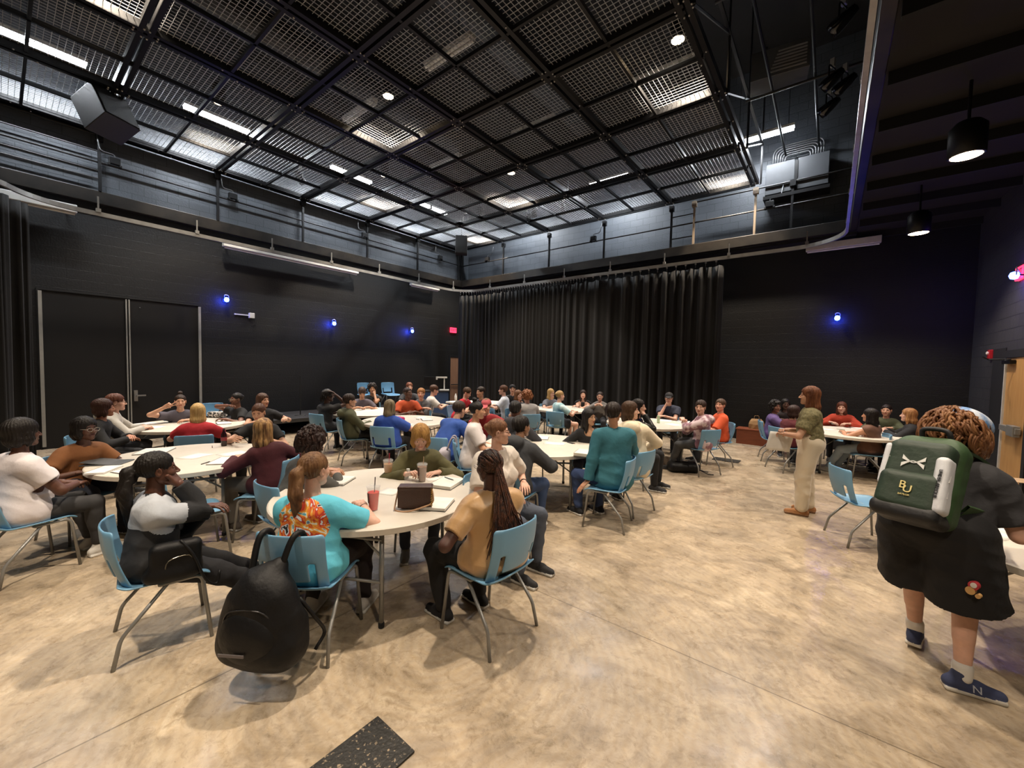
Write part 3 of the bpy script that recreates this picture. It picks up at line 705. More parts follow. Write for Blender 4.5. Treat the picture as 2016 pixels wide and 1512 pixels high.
def sdf(p, X, Y, Z):
    a = p['a']
    if p['t'] == 'c':
        b = p['b']
        if p['M'] is not None:
            M = p['M']; s = p['s']; x, y, z = X-a[0], Y-a[1], Z-a[2]
            q = [(M[0, i]*x+M[1, i]*y+M[2, i]*z)/s[i] for i in range(3)]; bb = ((b-a)@M)/s; f = min(s)
        else: q = [X-a[0], Y-a[1], Z-a[2]]; bb = b-a; f = 1
        L = bb@bb
        t = np.clip((q[0]*bb[0]+q[1]*bb[1]+q[2]*bb[2])/L, 0, 1) if L > 1e-9 else 0
        d = np.sqrt((q[0]-t*bb[0])**2+(q[1]-t*bb[1])**2+(q[2]-t*bb[2])**2)
        return (d-(p['ra']+(p['rb']-p['ra'])*t))*f
    M = p['M']; x, y, z = X-a[0], Y-a[1], Z-a[2]
    q = [M[0, i]*x+M[1, i]*y+M[2, i]*z for i in range(3)]; r = p['r']
    if p['t'] == 'e':
        k0 = np.sqrt((q[0]/r[0])**2+(q[1]/r[1])**2+(q[2]/r[2])**2); k1 = np.sqrt((q[0]/r[0]**2)**2+(q[1]/r[1]**2)**2+(q[2]/r[2]**2)**2)+1e-6
        return k0*(k0-1)/k1
    rn = p['rnd']; d = [np.abs(q[i])-(r[i]-rn) for i in range(3)]
    return np.sqrt(sum(np.maximum(c, 0)**2 for c in d))+np.minimum(np.maximum(np.maximum(d[0], d[1]), d[2]), 0)-rn
def field(prims, h, post=None, pad=.02):
    lo = np.min([bounds(p)[0] for p in prims if p['op'] == 'u'], 0)-pad-h; hi = np.max([bounds(p)[1] for p in prims if p['op'] == 'u'], 0)+pad+h
    n = np.ceil((hi-lo)/h).astype(int)+1
    ax = [(lo[i]+h*np.arange(n[i])).astype(np.float32) for i in range(3)]
    D = np.full(n, .3, np.float32)
    for p in prims:
        a, b = bounds(p); m = p['k']*1.2+2.5*h
        i0 = np.maximum(((a-m-lo)/h).astype(int), 0); i1 = np.minimum(((b+m-lo)/h).astype(int)+2, n)
        if np.any(i1 <= i0): continue
        X = ax[0][i0[0]:i1[0], None, None]; Y = ax[1][None, i0[1]:i1[1], None]; Z = ax[2][None, None, i0[2]:i1[2]]
        d = sdf(p, X, Y, Z); sl = D[i0[0]:i1[0], i0[1]:i1[1], i0[2]:i1[2]]; k = max(p['k'], 1e-4)
        if p['op'] == 'u':
            hh = np.clip(.5+.5*(sl-d)/k, 0, 1); sl[...] = sl*(1-hh)+d*hh-k*hh*(1-hh)
        else:
            d = -d; hh = np.clip(.5-.5*(sl-d)/k, 0, 1); sl[...] = sl*(1-hh)+d*hh+k*hh*(1-hh)
    if post is not None: D = post(ax[0][:, None, None], ax[1][None, :, None], ax[2][None, None, :], D)
    return D, lo, h
CORN = np.array([(i, j, k) for i in (0, 1) for j in (0, 1) for k in (0, 1)])
EDG = [(a, b) for a in range(8) for b in range(a+1, 8) if np.abs(CORN[a]-CORN[b]).sum() == 1]
def nets(D, lo, h):
    D = D.copy(); D[0] = D[-1] = .3; D[:, 0] = D[:, -1] = .3; D[:, :, 0] = D[:, :, -1] = .3
    s = D < 0; n = np.array(D.shape)-1
    cnt = np.zeros(n, np.int8)
    for c in CORN: cnt += s[c[0]:c[0]+n[0], c[1]:c[1]+n[1], c[2]:c[2]+n[2]]
    act = (cnt > 0) & (cnt < 8); idx = np.argwhere(act)
    if len(idx) == 0: return np.zeros((0, 3)), np.zeros((0, 4), int)
    vid = np.full(n, -1, np.int64); vid[act] = np.arange(len(idx))
    vals = np.stack([D[idx[:, 0]+c[0], idx[:, 1]+c[1], idx[:, 2]+c[2]] for c in CORN], 1)
    acc = np.zeros((len(idx), 3)); num = np.zeros(len(idx))
    for a, b in EDG:
        va, vb = vals[:, a], vals[:, b]; m = (va < 0) != (vb < 0)
        t = np.where(m, va/np.where(m, va-vb, 1), 0)[:, None]
        acc += np.where(m[:, None], CORN[a]+(CORN[b]-CORN[a])*t, 0); num += m
    verts = lo+h*(idx+acc/num[:, None])
    quads = []
    for axis in range(3):
        o1, o2 = [q for q in range(3) if q != axis]
        A = [slice(None)]*3; B = [slice(None)]*3; A[axis] = slice(0, -1); B[axis] = slice(1, None)
        sa, sb = s[tuple(A)], s[tuple(B)]; e = np.argwhere(sa != sb)
        ok = (e[:, o1] > 0) & (e[:, o2] > 0) & (e[:, o1] < n[o1]) & (e[:, o2] < n[o2]); e = e[ok]
        inside = sa[e[:, 0], e[:, 1], e[:, 2]]
        def cellv(d1, d2):
            c = e.copy(); c[:, o1] -= d1; c[:, o2] -= d2; return vid[c[:, 0], c[:, 1], c[:, 2]]
        q = np.stack([cellv(1, 1), cellv(0, 1), cellv(0, 0), cellv(1, 0)], 1)
        flip = inside if axis != 1 else ~inside
        q[~flip] = q[~flip][:, ::-1]; quads.append(q)
    return verts, np.concatenate(quads)
def mesh_of(prims, h, post=None): return nets(*field(prims, h, post))
def xform(v, M, t): return v@np.asarray(M).T+V(t)
class Acc:
    def __init__(s): s.v = []; s.f = []; s.m = []; s.n = 0
    def add(s, v, f, m=0):
        s.v.append(np.asarray(v, float)); s.f.append(np.asarray(f)+s.n); s.m.append(np.broadcast_to(m, len(f)).astype(np.int32)); s.n += len(v); return s
    def build(s, name, mats, parent=None):
        v = np.concatenate(s.v).astype(np.float32); f = np.concatenate(s.f).astype(np.int32); mi = np.concatenate(s.m)
        me = bpy.data.meshes.new(name); me.vertices.add(len(v)); me.vertices.foreach_set('co', v.ravel())
        me.loops.add(len(f)*4); me.loops.foreach_set('vertex_index', f.ravel()); me.polygons.add(len(f))
        me.polygons.foreach_set('loop_start', np.arange(len(f), dtype=np.int32)*4)
        for m in mats: me.materials.append(m)
        me.polygons.foreach_set('material_index', mi); me.polygons.foreach_set('use_smooth', np.ones(len(f), bool)); me.update(calc_edges=True)
        o = bpy.data.objects.new(name, me); COL.objects.link(o)
        if parent: o.parent = parent
        return o
def sphere_q(c, r, n=8):
    v = []; f = []
    for i in range(n+1):
        for j in range(2*n): a = math.pi*i/n; b = math.pi*j/n; v.append((c[0]+r*math.sin(a)*math.cos(b), c[1]+r*math.sin(a)*math.sin(b), c[2]+r*math.cos(a)))
    for i in range(n):
        for j in range(2*n): f.append((i*2*n+j, (i+1)*2*n+j, (i+1)*2*n+(j+1) % (2*n), i*2*n+(j+1) % (2*n)))
    return np.array(v), np.array(f)
# ---- head, in head space: +y is where the face looks
def head_prims(fem, full):
    j = 1+.07*full
    P = [ell((0, -.016, .034), (.076, .095, .086), .02), ell((0, .026, -.028), (.061*j, .064, .082), .03),
         cone((-.042*j, .006, -.062), (0, .06, -.094), .024*j, .021, .03), cone((.042*j, .006, -.062), (0, .06, -.094), .024*j, .021, .03),
         ell((0, .073, -.1), (.019, .016, .015), .015),
         ell((-.036*j, .058, -.028), (.026, .026, .026), .02), ell((.036*j, .058, -.028), (.026, .026, .026), .02),
         cone((-.034, .07, .021), (.034, .07, .021), .013, .013, .016),
         ell((-.031, .097, -.001), (.019, .014, .012), .009, op='s'), ell((.031, .097, -.001), (.019, .014, .012), .009, op='s'),
         cone((0, .085, .006), (0, .108, -.03), .0085, .0115, .008), ell((-.0125, .098, -.034), (.0085, .011, .0075), .006), ell((.0125, .098, -.034), (.0085, .011, .0075), .006),
         cone((-.019, .085, -.058), (.019, .085, -.058), .0075, .0075, .006), cone((-.016, .0855, -.068), (.016, .0855, -.068), .008, .008, .005),
         cone((-.03, .094, -.0625), (.03, .094, -.0625), .0022, .0022, .003, op='s')]
    for s in (-1, 1):
        P.append(ell((s*.079, -.008, -.008), (.009, .021, .033), .006, rotm((0, 0, 1), s*-.35)))
        P.append(ell((s*.089, -.003, -.006), (.007, .011, .02), .005, rotm((0, 0, 1), s*-.35), op='s'))
    return P
HEADS = {}
def head_mesh(fem, full, h):
    key = (fem, round(full, 1), h)
    if key in HEADS: return HEADS[key]
    v, f = mesh_of(head_prims(fem, full), h)
    c = v[f].mean(1); m = np.zeros(len(f), int)
    z = c[:, 2]; x = np.abs(c[:, 0]); y = c[:, 1]
    m[(x < .022-.25*np.abs(z+.063)) & (z < -.054) & (z > -.0745) & (y > .083)] = 1
    bz = .0185-.12*np.abs(x-.03); m[(np.abs(z-bz-.003) < (.0038 if fem else .005)) & (x > .013) & (x < .047) & (y > .055)] = 2
    a = Acc(); a.add(v, f, m)
    for s in (-1, 1):
        ev, ef = sphere_q((s*.031, .0705, -.001), .0132, 9); ec = ev[ef].mean(1)-V(s*.031, .0705, -.001); d = ec/.0132
        a.add(ev, ef, np.where((d[:, 1] > .84), 4, 3))
        lv, lf = mesh_of([cone((s*.031-.014, .0765, .0085), (s*.031+.014, .0765, .0075), .0062, .0062, .002)], max(h, .004)*.6)
        a.add(lv, lf, 0)
    HEADS[key] = (np.concatenate(a.v), np.concatenate(a.f), np.concatenate(a.m)); return HEADS[key]
# ---- right hand, in hand space: +y along the fingers, +z back of the hand, thumb at -x
HANDS = {}
def hand_mesh(pose, h):
    key = (pose, h)
    if key in HANDS: return HANDS[key]
    bend = {'flat': (.12, .12, .1), 'relax': (.35, .45, .3), 'curl': (.75, .95, .6), 'fist': (1.35, 1.5, .9), 'grip': (.7, .9, .6), 'peace': (1.4, 1.5, .9)}[pose]
    P = [cone((-.012, -.02, 0), (-.012, .012, 0), .021, .022, .012, I3, V(1.15, 1, .75)), cone((.012, -.02, 0), (.012, .012, 0), .021, .022, .012, I3, V(1.15, 1, .75))]
    ln = [.92, 1.03, .96, .76]
    for i in range(4):
        x0 = -.030+.02*i; x1 = -.033+.022*i; P.append(cone((x0*.7, .005, 0), (x1, .083-.004*abs(i-1), .002), .0135, .0118, .010))
        p = V(x1, .083-.004*abs(i-1), .002); ang = 0; sp = (i-1.4)*.05
        bb = bend if not (pose == 'peace' and i in (0, 1)) else (.0, .05, .05)
        if pose == 'peace' and i in (0, 1): sp = (-.28, .12)[i]
        for q, l in enumerate((.043, .026, .021)):
            ang += bb[q]*(1+.06*(i-1.5)); d = V(math.sin(sp)*math.cos(ang), math.cos(sp)*math.cos(ang), -math.sin(ang)); e = p+d*l*ln[i]
            P.append(cone(p, e, .0092-.0006*q-(.0008 if i == 3 else 0), .0086-.0008*q-(.0008 if i == 3 else 0), .003)); p = e
    t = {'flat': ((-.028, .02, -.004), (-.052, .05, -.012), (-.064, .078, -.014)), 'relax': ((-.026, .02, -.008), (-.046, .048, -.026), (-.046, .076, -.038)), 'curl': ((-.026, .02, -.012), (-.04, .05, -.034), (-.026, .07, -.05)),
         'grip': ((-.026, .02, -.012), (-.042, .048, -.038), (-.026, .068, -.056)), 'fist': ((-.024, .022, -.012), (-.034, .055, -.034), (-.004, .066, -.044)), 'peace': ((-.024, .022, -.012), (-.034, .055, -.034), (.0, .062, -.044))}[pose]
    P += [cone(V(-.012, .0, -.004), t[0], .016, .0155, .012), cone(t[0], t[1], .0145, .0108, .006), cone(t[1], t[2], .0106, .0082, .003)]
    HANDS[key] = mesh_of(P, h); return HANDS[key]
def frame_from(y, z):
    y = nrm(y); x = np.cross(y, z); 
    if np.linalg.norm(x) < 1e-3: x = np.cross(y, V(0.1, .3, .9))
    x = nrm(x); z = np.cross(x, y); return np.stack([x, y, z], 1)
def ik(a, t, l1, l2, pole):
    d = t-a; L = np.linalg.norm(d)
    if L > (l1+l2)*.998: t = a+d/L*(l1+l2)*.998; d = t-a; L = np.linalg.norm(d)
    if L < abs(l1-l2)+.02: L = abs(l1-l2)+.02
    u = d/np.linalg.norm(d); c = (l1*l1-l2*l2+L*L)/(2*L); h = math.sqrt(max(l1*l1-c*c, 0)); p = V(pole)-u*(V(pole)@u); p = nrm(p)
    return a+u*c+p*h, a+u*L
rs_ = random.Random(11)
def folds(amp, f=22., seed=0):
    r = random.Random(seed); W = [(V(r.gauss(0, 1), r.gauss(0, 1), r.gauss(0, 1.3)), r.uniform(0, 6), r.uniform(.7, 1.8)) for _ in range(5)]
    def post(X, Y, Z, D):
        m = np.abs(D) < .06; i = np.nonzero(m); x, y, z = X[i[0], 0, 0], Y[0, i[1], 0], Z[0, 0, i[2]]
        n = 0
        for w, p, q in W:
            ww = w/np.linalg.norm(w)*f*q; n = n+np.abs(np.sin(ww[0]*x+ww[1]*y+ww[2]*z+p+1.6*np.sin(8*z+5*x+p)))-.6
        D[i] += (amp*n/2.2).astype(np.float32); return D
    return post
# ------------------------------------------------------------------ people
def hair_mesh(style, h, g, seed=0, L=.3):
    r = random.Random(seed); t = {'short': .014, 'crop': .008, 'bun': .007, 'topbun': .007, 'pony': .009, 'long': .014, 'bob': .02, 'curly': .02, 'afro': .035, 'shag': .022, 'braids': .006, 'cap': .004, 'halfup': .012, 'dreads': .018}.get(style, .014)
    P = [ell((0, -.02, .038), (.077+t, .097+t, .085+t), .015)]
    down = nrm(g); back = nrm(V(0, -1, 0)-down*(V(0, -1, 0)@down))
    def drop(p, l, w, k=.02, fl=1.0, sw=V(0, 0, 0)):
        p = V(p); a = p+down*l*.5+sw*.5; b = p+down*l+sw
        return [cone(p, a, w, w*1.05*fl, k), cone(a, b, w*1.05*fl, w*.55*fl, k)]
    if style in ('long', 'halfup'):
        for s in (-1, 1):
            P += drop((s*.062, .0, .0), L*.95, .033, .02); P += drop((s*.045, -.055, .0), L, .04, .02, 1, V(s*.0, -.02, 0))
        P += drop((0, -.075, .0), L, .045, .03, 1, V(0, -.02, 0))
    if style == 'bob':
        for s in (-1, 1): P += drop((s*.068, .01, -.01), .09, .034); P += drop((s*.05, -.05, -.02), .08, .044)
        P += drop((0, -.07, -.02), .08, .05)
    if style == 'bun': P += [ell(V(0, -.11, .045)+V(0, 0, 0), (.04, .036, .036), .01)]
    if style == 'topbun': P += [ell((0, -.045, .155), (.038, .036, .036), .012)]
    if style == 'pony':
        P += [cone((0, -.11, .03), V(0, -.15, .0), .028, .04, .015)]; q = V(0, -.15, .0)
        P += [cone(q, q+down*.12+V(.02, -.015, 0), .043, .05, .02), cone(q+down*.12+V(.02, -.015, 0), q+down*L+V(.0, .0, 0), .048, .018, .02)]
    if style in ('curly', 'afro', 'shag'):
        n, rad = {'curly': (150, .021), 'afro': (130, .022), 'shag': (90, .024)}[style]
        for k in range(n):
            u, w = r.uniform(-.55, 1), r.uniform(0, 2*math.pi); q = math.sqrt(1-u*u); d = V(q*math.cos(w), q*math.sin(w), u)
            if d[1] > .55 and d[2] < .45: continue
            c = V(0, -.02, .038)+d*V(.077+t, .097+t, .085+t)*r.uniform(.92, 1.08); e = c+down*r.uniform(.0, .03)+V(r.uniform(-.02, .02), r.uniform(-.02, .02), 0)
            P.append(cone(c, e, rad*r.uniform(.6, 1.1), rad*.6, .006))
        if style in ('curly', 'shag'):
            for k in range(46):
                w = r.uniform(math.radians(150), math.radians(390)); c = V(.085*math.cos(w), -.02+.10*math.sin(w), r.uniform(-.06, .0)); P.append(cone(c, c+down*r.uniform(.02, .05)*(L/.3), rad*.9, rad*.6, .006))
    if style == 'dreads':
        for k in range(44):
            w = r.uniform(math.radians(20), math.radians(160)) + math.pi + (0 if r.random() < .8 else r.uniform(-.6, .6)); z0 = r.uniform(.0, .09)
            c = V(.083*math.cos(w), -.02+.10*math.sin(w), z0); P.append(cone(c, c+down*r.uniform(.08, .14)+V(.03*math.cos(w), .03*math.sin(w), 0), .011, .009, .004))
    fr = .105 if style not in ('crop',) else .10
    P.append(ell((0, fr, -.045), (.064, .078, .105), .012, op='s'))
    if style in ('short', 'crop', 'cap'):
        P.append(bx((0, 0, -.15), (.2, .2, .085 if style != 'crop' else .1), .01, .02, op='s')); P.append(bx((0, .075, -.09), (.2, .06, .09), .01, .02, op='s'))
        for s in (-1, 1): P.append(ell((s*.088, .01, -.02), (.03, .032, .045), .01, op='s'))
    if style in ('bun', 'topbun', 'pony', 'braids', 'halfup') and style != 'halfup':
        P.append(bx((0, .02, -.15), (.2, .16, .085), .01, .02, op='s'))
        for s in (-1, 1): P.append(ell((s*.09, .008, -.015), (.03, .028, .042), .01, op='s'))
    amp, fq = {'short': (.0035, 120), 'crop': (.0015, 200), 'afro': (.003, 180), 'curly': (.003, 160), 'shag': (.004, 110), 'braids': (.0018, 260)}.get(style, (.0028, 230))
    def post(X, Y, Z, D):
        m = np.abs(D) < .03; i = np.nonzero(m); x, y, z = X[i[0], 0, 0], Y[0, i[1], 0], Z[0, 0, i[2]]
        a = np.arctan2(y+.02, x); D[i] += (amp*(np.sin(a*fq*.12+z*14+2*np.sin(z*22+a*2))+.5*np.sin(a*fq*.27+z*30+seed))).astype(np.float32); return D
    return mesh_of(P, h, post)
PEOPLE = []
def short_label(t):
    w = t.replace(',', '').split()[:15]
    while w[-1] in ('and', 'with', 'in', 'of', 'the', 'a', 'on', 'at', 'over', 'by', 'from', 'behind', 'his', 'her', 'their', 'before', 'beside', 'to', 'turning', 'leaning', 'resting', 'just', 'seen', 'holding', 'half', 'bending', 'short', 'white', 'black', 'looking', 'blue', 'facing'): w.pop()
    return ' '.join(w)
def pose_world(px, py, d, face):
    H = at_depth(px, py, d); aw = nrm(V(H[0], H[1])); ri = V(aw[1], -aw[0]); dr = aw*math.cos(R_(face))+ri*math.sin(R_(face))
    return H, math.degrees(math.atan2(-dr[0], dr[1]))
def person(label, px, py, d, face=0, lean=8, side=0, s=1., w=1., belly=0., fem=False, full=0., sk='#c99a80', hair=('short', '#3a2a20'), hc2=None, hl=.3, top='#444444', top2=None, sleeve=.5, toff=.012, neck=0, bust=0.,
           bot='#22242a', bot2=None, legs=None, boff=.01, shoe='#2a2a2c', sole='#d8d8d4', hands=(None, None), hp=('relax', 'relax'), poles=(None, None), hyaw=0, hpitch=0, hroll=0, twist=0, lod=1, ch=0, chl=None, stand=0, ts=None,
           glasses=None, cap=None, capback=False, hood=False, hup=((0, 0, 1), (0, 0, 1)), feet=None, barefoot=False, knee=0, post_top=None, chair_on=True, fold=.004, zmin_top=None, hoodc=None, shorts=None, skirt=None, coff=(0, 0), sleeve_cut=.5, shift=(0, 0), cuff=None, socks=None):
    H, rz = pose_world(px, py, d, face); rz_ch = rz+ch
    h = {0: .0068, 1: .011, 2: .0165}[lod]
    Lr, Sr = R_(lean), R_(side)
    u = nrm(V(math.sin(Sr), math.sin(Lr), math.cos(Lr))); Tw = rotm((0, 0, 1), R_(twist)); rt = Tw@V(1, 0, 0); rt = nrm(rt-u*(rt@u)); fw = np.cross(u, rt)
    TM = np.stack([rt, fw, u], 1)
    n2 = nrm(V(math.sin(Sr)*.5, math.sin(Lr)*.55+.06, math.cos(Lr*.55)))
    pz = (.54 if not stand else .93*s*(stand if stand > .5 else 1))
    need = H[2]-pz-.2*s*n2[2]
    T = need/(.47*u[2]) if ts is None else ts
    if not .80 < T < 1.22: print('torso scale', label[:40], round(T, 2), 'head z', round(H[2], 2))
    T = min(max(T, .8), 1.22)
    sp = .47*T; pel = V(0, 0, pz); nb = pel+u*sp; hc = nb+n2*.2*s
    # fix the place of the root so that the head is where it should be
    c_, s_ = math.cos(R_(rz)), math.sin(R_(rz)); RW = np.array([[c_, -s_], [s_, c_]])
    rxy = H[:2]-RW@hc[:2]
    root = empty('person', (rxy[0], rxy[1], 0), R_(rz), label, 'person'); PEOPLE.append(root)
    ww = w; bd = 1+belly
    hip = [pel+rt*(-.09)*ww, pel+rt*.09*ww]
    # head orientation
    HR = np.array(Matrix.Rotation(R_(hyaw), 3, 'Z') @ Matrix.Rotation(R_(hpitch), 3, 'X') @ Matrix.Rotation(R_(hroll), 3, 'Y'))
    hh = V(.97*s, .97*s, .97*s)*(1.02 if not fem else .97)
    def H2L(p): return hc+HR@(V(p)*hh)
    # torso primitives: (kind list) with inflation o
    def torso(o, sh=True, low=True):
        P = []
        def c(a, b, ra, rb, k, sx, sy): P.append(cone(pel+TM@V(a), pel+TM@V(b), ra+o, rb+o, k, TM, V(sx, sy, 1)))
        q = sp/.47
        if low: c((0, -.01, -.0), (0, .0, .06*q), .118, .118, .03, 1.28*ww, 1.0*bd)
        c((0, .005, .06*q), (0, .01+.02*belly, .17*q), .116, .112, .04, 1.22*ww, .92*bd)
        c((0, .0, .2*q), (0, -.005, .36*q), .118, .120, .05, (1.28 if not fem else 1.18)*ww, .86*(1+belly*.4))
        c((-.11*ww, -.01, .415*q), (.11*ww, -.01, .415*q), .062, .062, .05, 1, 1)
        if belly > .1: P.append(ell(pel+TM@V(0, .06+.05*belly, .12*q), (.12*ww+o, .09*bd+o, .12+o), .05, TM))
        if bust: 
            for sg in (-1, 1): P.append(ell(pel+TM@V(sg*.07, .085+.03*bust, .285*q), (.062+.012*bust+o, .055+.012*bust+o, .062+.01*bust+o), .04, TM))
        if sh: P.append(cone(nb-u*.012, nb-u*.05+rt*-.12*ww, .045+o*.6, .05+o, .04)); P.append(cone(nb-u*.012, nb-u*.05+rt*.12*ww, .045+o*.6, .05+o, .04))
        return P
    shw = (.168 if not fem else .150)*(.5+.5*ww)*s
    SH = [nb-u*.062+rt*sg*shw for sg in (-1, 1)]
    la, lf = .285*s, .25*s
    defh = (V(-.13, .40, .80), V(.13, .40, .80)) if not stand else (V(-.22, .08, .78*s), V(.22, .08, .78*s))
    arms = []
    for i in (0, 1):
        t = defh[i] if hands[i] is None else hands[i]
        if isinstance(t, str):
            sg = (-1, 1)[i]
            t = {'lap': V(sg*.07, .26, .66), 'face': None, 'side': V(sg*.24, .05, .5)}[t] if t != 'face' else H2L((sg*.045, .10, -.115))
        t = V(t); pole = poles[i] if poles[i] is not None else ((-.95 if i == 0 else .95), -.3, -.5)
        el, wr = ik(SH[i], t, la, lf, pole); arms.append((SH[i], el, wr))
    # legs
    if feet is None: feet = (V(-.13, .42, .085), V(.13, .42, .085)) if not stand else (V(-.10, 0, .085), V(.10, 0, .085))
    LG = []
    for i in (0, 1):
        tl = (.43*s, .42*s); kn, an = ik(hip[i], V(feet[i][:3]), tl[0], tl[1], (( -.12 if i == 0 else .12)+knee, .75, 1.) if not stand else (0, 1, 0)); LG.append((hip[i], kn, an))
    def arm_prims(i, o, f0=0., f1=2., k=.018):
        A, E, W = arms[i]; P = []
        if f0 < 1:
            e = A+(E-A)*min(f1, 1); r0, r1 = .052*(.6+.4*ww), .038*(.6+.4*ww); P.append(cone(A, e, r0+o, r0+(r1-r0)*min(f1, 1)+o, k))
        if f1 > 1:
            g_ = min(f1-1, 1); P.append(cone(E, E+(W-E)*g_, .038*(.6+.4*ww)+o, .038*(.6+.4*ww)+(.027-.038*(.6+.4*ww))*g_+o, k))
        return P
    def leg_prims(i, o, f1=2., k=.02):
        A, K, N = LG[i]; P = [cone(A, A+(K-A)*min(f1, 1), (.092*(.4+.6*ww))+o, (.092*(.4+.6*ww)) + (.056-.092*(.4+.6*ww))*min(f1, 1)+o, k)]
        if f1 > 1:
            g_ = min(f1-1, 1); P.append(cone(K, K+(N-K)*g_, .055*(.5+.5*ww)+o, .055*(.5+.5*ww)+(.037-.055*(.5+.5*ww))*g_+o, k))
            d_ = nrm(N-K); bk = V(0, -1, 0); bk = nrm(bk-d_*(bk@d_)); P.append(cone(K+d_*.08*s+bk*.018, K+d_*.2*s+bk*.015, .04*(.3+.7*ww)+o, .038*(.3+.7*ww)+o, .02))
        return P
    # body
    acc = Acc(); P = torso(-.004) + [cone(nb-u*.03, H2L((0, -.018, -.06)), .052*s, .05*s*(1.05 if not fem else .93), .03)]
    for i in (0, 1):
        P += arm_prims(i, 0)
        P += leg_prims(i, -.004)
    acc.add(*mesh_of(P, h), 0)
    hv, hf, hm = head_mesh(fem, full, {0: .0045, 1: .0058, 2: .0085}[lod])
    acc.add(xform(hv*hh, HR, hc), hf, hm)
    for i in (0, 1):
        v, f = hand_mesh(hp[i], {0: .0042, 1: .0055, 2: .0085}[lod]); v = v.copy()
        if i == 0: v[:, 0] *= -1; f = f[:, ::-1]
        A, E, W = arms[i]; yd = nrm(W-E)
        if hp[i] in ('relax', 'flat') and W[2] < .86 and not stand: yd = nrm(yd*V(1, 1, .15)-V(0, 0, .05))
        M = frame_from(yd, V(hup[i])); acc.add(xform(v*s*(.95 if fem else 1.03), M, W+nrm(W-E)*.012), f, 0)
    lipc = '#%02x%02x%02x' % tuple(int(int(sk.strip('#')[k:k+2], 16)*q) for k, q in ((0, .86), (2, .66), (4, .66)))
    body = acc.build('body', [skin(sk), mat('lip_'+lipc, lipc, .4), hairm(hair[1]), mat('eye_white', '#cdc5bd', .25), mat('iris_dark', '#2a1a12', .15)], root)
    seed = int(px*7+py)
    # top
    if top:
        P = torso(toff)
        if not stand: P += [cone(LG[i][0], LG[i][0]+(LG[i][1]-LG[i][0])*.16, .1*(.4+.6*ww)+max(.014, boff+.008), .094*(.4+.6*ww)+max(.014, boff+.006), .03) for i in (0, 1)]
        for i in (0, 1): P += arm_prims(i, toff+.002+(.012 if sleeve < 1 else 0), 0, sleeve)
        P.append(cone(nb-u*.01, H2L((0, -.02, -.06)), (.056+neck)*s, .056*s, .006, op='s'))
        if neck > .02: P.append(ell(nb+fw*.055-u*.02, (.05+neck*.6, .05, .03+neck), .01, op='s'))
        if hood:
            for k in range(7):
                a0, a1 = R_(180+180*k/7), R_(180+180*(k+1)/7); q0 = nb+rt*.085*math.cos(a0)+fw*(.02+.085*math.sin(a0))+u*.015; q1 = nb+rt*.085*math.cos(a1)+fw*(.02+.085*math.sin(a1))+u*.015
                P.append(cone(q0, q1, .038+.014*math.sin(math.pi*k/6), .040+.014*math.sin(math.pi*(k+1)/7), .02))
            P.append(ell(nb-fw*.13-u*.02, (.115, .06+toff, .085), .03, TM))
        A_ = []
        for i in (0, 1):
            if 0 < sleeve < 1:      # straight hem on the short sleeve
                A, E, W = arms[i]; A_.append((A+(E-A)*sleeve, nrm(E-A), .0))
            elif sleeve >= 1.9: A, E, W = arms[i]; A_.append((W-(W-E)*.03, nrm(W-E), 0))
        fp = folds(fold, 20, seed)
        def post(X, Y, Z, D):
            D = fp(X, Y, Z, D)
            for o_, n_, _ in A_:
                pl = (X-o_[0])*n_[0]+(Y-o_[1])*n_[1]+(Z-o_[2])*n_[2]; rr = np.sqrt((X-o_[0])**2+(Y-o_[1])**2+(Z-o_[2])**2)
                D = np.where(rr < .12, np.maximum(D, pl), D)
            if zmin_top is not None: D = np.maximum(D, zmin_top-Z+0*X+0*Y)
            return D.astype(np.float32)
        v, f = mesh_of(P, h, post); mt = 0; mats = [top if not isinstance(top, str) else cloth(top, top2)]
        if post_top: mt, mats = post_top(v, f, mats, dict(TM=TM, pel=pel, nb=nb, sp=sp, arms=arms))
        Acc().add(v, f, mt).build('hoodie' if hood else ('shirt' if sleeve < 1.2 else 'sweater'), mats, root)
    # trousers, shorts or skirt
    bm = bot if not isinstance(bot, str) else cloth(bot, bot2)
    wo = min(boff, toff-.010) if (top and not stand) else boff
    P = [cone(pel+TM@V(0, -.01, -.01), pel+TM@V(0, 0, .035), .118+wo, .116+wo, .03, TM, V(1.28*ww, 1.0*bd, 1))]
    if skirt:
        K = (LG[0][1]+LG[1][1])/2; P += [cone(LG[i][0], LG[i][0]+(LG[i][1]-LG[i][0])*skirt, .1*ww+boff, .09+boff, .06) for i in (0, 1)]; nm = 'skirt'
    elif shorts:
        for i in (0, 1):
            A, K, N = LG[i]; P.append(cone(A, A+(K-A)*shorts, .1*ww+boff, .1*ww+boff*1.7, .03))
        nm = 'shorts'
    else:
        for i in (0, 1): P += leg_prims(i, boff, 1.93 if legs is None else legs)
        nm = 'trousers'
    CL = []
    if shorts: 
        for i in (0, 1): A, K, N = LG[i]; CL.append((A+(K-A)*shorts, nrm(K-A)))
    fp2 = folds(fold, 17, seed+1)
    def post2(X, Y, Z, D):
        D = fp2(X, Y, Z, D)
        for o_, n_ in CL:
            pl = (X-o_[0])*n_[0]+(Y-o_[1])*n_[1]+(Z-o_[2])*n_[2]; rr = np.sqrt((X-o_[0])**2+(Y-o_[1])**2+(Z-o_[2])**2); D = np.where(rr < .27, np.maximum(D, pl), D)
        return D.astype(np.float32)
    v, f = mesh_of(P, h, post2); Acc().add(v, f).build(nm, [bm], root)
